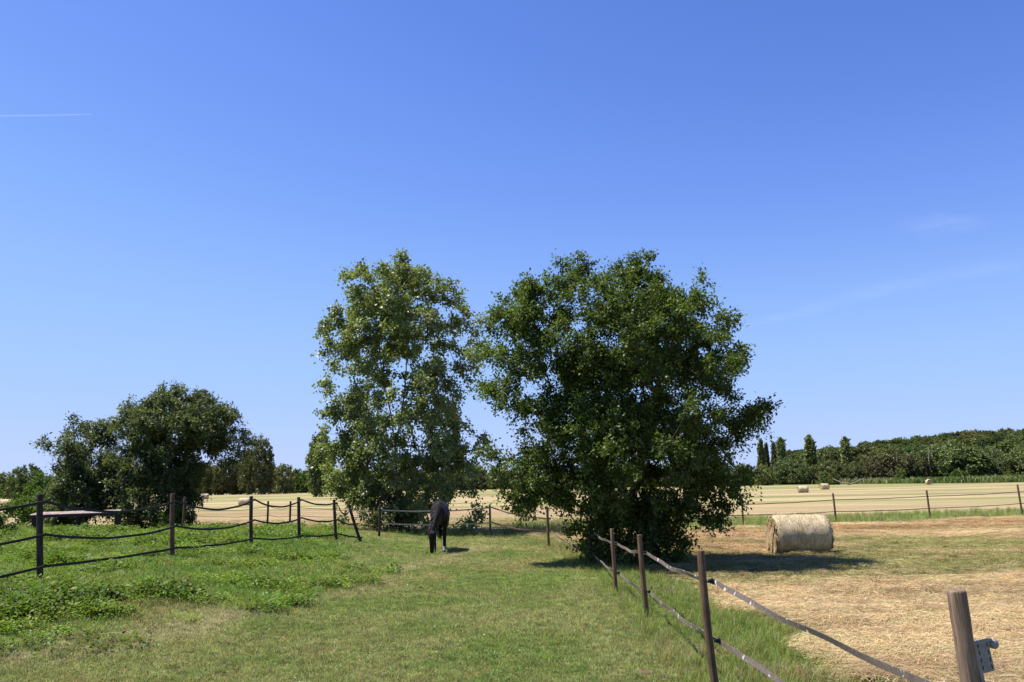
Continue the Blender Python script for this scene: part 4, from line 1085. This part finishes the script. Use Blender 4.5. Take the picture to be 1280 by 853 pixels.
# straw on the hay field
x, y = cand(250000, 5.5, 48); z = zones(x, y)
bc = base_col(x, y, z); gold = np.clip((bc[:, 0] - .22) / .22, .12, 1)
k = (rng.random(len(x)) < z['hay'] * gold * (1 - z['strip'])) & (np.hypot(x - 3.86, y - 9.85) > .20) & (np.hypot(x - 5.05, y - 12.3) > .2); x, y = x[k], y[k]; bc = bc[k]
dk = sst(.50, .68, fbm(x * 1.1, y * 2.3, 191, 3))
c = jit(lerp3(bc * .80 + A(.375, .275, .130) * .34, bc * .50 + A(.15, .085, .036), dk * .6), .26, .06)
sr = upr(len(x), .06); sr[:, 2] = rng.normal(0, .55, len(x)) + 2.2 * (fbm(x * .3, y * .3, 195, 2) - .5)
scatter('mown_straw', TS, place(x, y, .05 * sst(.45, .7, fbm(x * .22, y * .8, 197, 3))), sr, rng.uniform(.6, 1.2, len(x)) * (y / 11)**.25, c, M['straw'], 'mown straw lying on the hay field')
# green stubble in the hay field
x, y = cand(110000, 5.5, 46); z = zones(x, y); bc = base_col(x, y, z)
k = rng.random(len(x)) < z['hay'] * np.clip(1.25 - (bc[:, 0] - .2) / .22, .16, 1) * (1 - z['strip']); x, y = x[k], y[k]; bc = bc[k]
c = jit(bc * .6 + A(.15, .15, .045) * .42, .25, .09)
scatter('stubble_grass', TB, place(x, y), upr(len(x), .18), rng.uniform(.8, 1.4, len(x)) * (y / 11)**.35, c, M['grass'], 'olive regrowth between the mown straw')
# tall meadow at the far field edge
xx = rng.uniform(-330, 330, 26000); ye = np.interp(xx, [-400, -130, 84, 113, 300], [440, 405, 272, 200, 180])
yy = ye + np.abs(rng.normal(0, 14, len(xx))) + rng.normal(0, 1.5, len(xx)); k = np.abs(xx) < .68 * yy + 8; xx, yy = xx[k], yy[k]
c = jit(lerp3(np.tile(A(.125, .165, .046), (len(xx), 1)), np.tile(A(.19, .195, .078), (len(xx), 1)), sst(.4, .65, fbm(xx * .03, yy * .1, 171, 3))), .15, .07)
scatter('meadow_grass', [tuft_blades(16, .35, .14, .34, .05, .7, 90 + k) for k in range(3)], place(xx, yy), upr(len(xx), .1), rng.uniform(3.0, 6.2, len(xx)), c, M['grass'], 'tall meadow grass at the far field edge')
# white flowers
x, y = cand(520, 7, 26); z = zones(x, y); k = (z['hay'] < .1) & (fbm(x * .5, y * .5, 181, 2) > .46); x, y = x[k], y[k]
fl = []
V = [np.array([0, 0, 0.0])] + [np.array([math.cos(a) * .016, math.sin(a) * .016, .004 * (i % 2)]) for i, a in enumerate(np.linspace(0, 6.283, 9)[:-1])]
fl.append((np.array(V), np.array([(0, 1 + i, 1 + (i + 1) % 8) for i in range(8)])))
scatter('white_flowers', fl, place(x, y, .06), upr(len(x), .5), rng.uniform(.35, .8, len(x)), np.tile(A(.55, .55, .50), (len(x), 1)), M['grass'], 'scattered small white clover flowers')

# reddish earth patches
def earth(x, y, r, h, label, colr, seed):
    V = []; F = []; nr, ns = 7, 18; g = np.random.default_rng(seed)
    for j in range(nr + 1):
        for k in range(ns):
            a = 6.28318 * k / ns; q = r * j / nr * (.8 + .4 * float(vnoise(np.array(math.cos(a) * 2 + seed), np.array(math.sin(a) * 2), seed)))
            px, py = x + math.cos(a) * q * 1.3, y + math.sin(a) * q
            V.append((math.cos(a) * q * 1.3, math.sin(a) * q, hz(px, py) - hz(x, y) + h * (1 - (j / nr)**2) * g.uniform(.6, 1.1) - (.02 if j == nr else 0)))
    for j in range(nr):
        for k in range(ns): F.append((j * ns + k, j * ns + (k + 1) % ns, (j + 1) * ns + (k + 1) % ns, (j + 1) * ns + k))
    o = link_mesh('earth_mound', mesh_vf('earth_mound', [(V, F)]), m_plain('earth_' + str(seed), colr, .95, .4, 35, .05)); o.location = (x, y, hz(x, y))
    tag(o, label, 'earth mound')
earth(3.86, 9.85, .13, .085, 'small rust-red earth patch in the straw below the broad tape', (.30, .085, .04), 3)
earth(5.05, 12.3, .16, .07, 'brown earth patch in the straw right of the rust-red one', (.24, .13, .07), 4)
earth(1.38, 9.2, .09, .035, 'small brown scrape in the short paddock grass near the tape fence', (.12, .08, .05), 5)

# ------------------------------------------------------------------ high thin clouds and the contrail
def m_cloud(name, dens, stretch, lo, hi):
    s = N(name)
    n = s.noise(1.0, 5, .6, stretch=stretch); d = s.n('ShaderNodeBsdfDiffuse'); d.inputs[0].default_value = (.9, .9, .9, 1)
    tl = s.n('ShaderNodeBsdfTranslucent'); tl.inputs[0].default_value = (.9, .9, .9, 1); ad = s.n('ShaderNodeMixShader', i_0=.5)
    s.l(d.outputs[0], ad.inputs[1]); s.l(tl.outputs[0], ad.inputs[2])
    tr = s.n('ShaderNodeBsdfTransparent'); mx = s.n('ShaderNodeMixShader')
    at = s.n('ShaderNodeAttribute', attribute_type='GEOMETRY', attribute_name='dens')
    r = s.ramp(n, [(lo, (0, 0, 0)), (hi, (1, 1, 1))])
    mm = s.n('ShaderNodeMath', operation='MULTIPLY'); s.l(r, mm.inputs[0]); s.l(at.outputs['Fac'], mm.inputs[1])
    m2 = s.n('ShaderNodeMath', operation='MULTIPLY', i_1=dens); s.l(mm.outputs[0], m2.inputs[0])
    s.l(m2.outputs[0], mx.inputs[0]); s.l(tr.outputs[0], mx.inputs[1]); s.l(ad.outputs[0], mx.inputs[2]); s.l(mx.outputs[0], s.out.inputs[0]); return s.m
def dirpt(u, v, alt):
    c = Vector(((u - 640) / 1024, (426.5 - v) / 1024, -1)); d = cam.rotation_euler.to_matrix() @ c; d.normalize()
    return Vector((0, 0, CAM_Z)) + d * ((alt - CAM_Z) / d.z)
def streak(name, pts, w, mat, label, cat, alt):
    """soft-edged thin band of ice cloud lying level at its altitude"""
    P = [dirpt(u, v, alt) for u, v in pts]; nseg = 40; nw = 12; V = []; D = []
    for i in range(nseg + 1):
        t = i / nseg * (len(P) - 1); k = min(int(t), len(P) - 2); p = P[k].lerp(P[k + 1], t - k)
        d = (P[k + 1] - P[k]); sd = Vector((-d.y, d.x, 0)).normalized(); ww = w[0] + (w[1] - w[0]) * i / nseg
        for j in range(nw + 1):
            q = j / nw - .5; V.append(p + sd * ww * q); D.append(max(0, 1 - (2 * q)**2)**1.5 * min(1, i / nseg * 5, (1 - i / nseg) * (5 if cat != 'contrail' else 60)))
    i = np.arange(nseg * (nw + 1)).reshape(nseg, nw + 1)[:, :-1].ravel()
    me = np_mesh(name, np.array(V), np.stack([i, i + 1, i + nw + 2, i + nw + 1], 1)); attr(me, 'dens', 'FLOAT', 'POINT', np.array(D, np.float32))
    o = link_mesh(name, me, mat); tag(o, label, cat); o.visible_shadow = True
    return o
cir = m_cloud('cirrus_ice', .055, (.0004, .0009, .001), .25, .75)
streak('contrail', [(-120, 146), (-20, 145.2), (60, 144.4), (116, 143)], (160, 90), m_cloud('contrail_ice', .10, (.0003, .0003, .001), .1, .4), 'short thin white aircraft trail at the left edge of the sky', 'contrail', 9000)
streak('cirrus_streak', [(900, 415), (1000, 392), (1100, 362), (1200, 342), (1340, 312)], (1500, 4200), cir, 'long faint cirrus streak slanting up above the right trees', 'cloud', 7000)
streak('cirrus_wisp', [(1130, 292), (1165, 284), (1195, 278), (1225, 270)], (3200, 3200), m_cloud('wisp_ice', .045, (.0009, .0009, .001), .3, .6), 'small faint cirrus wisp high at the right', 'cloud', 7000)
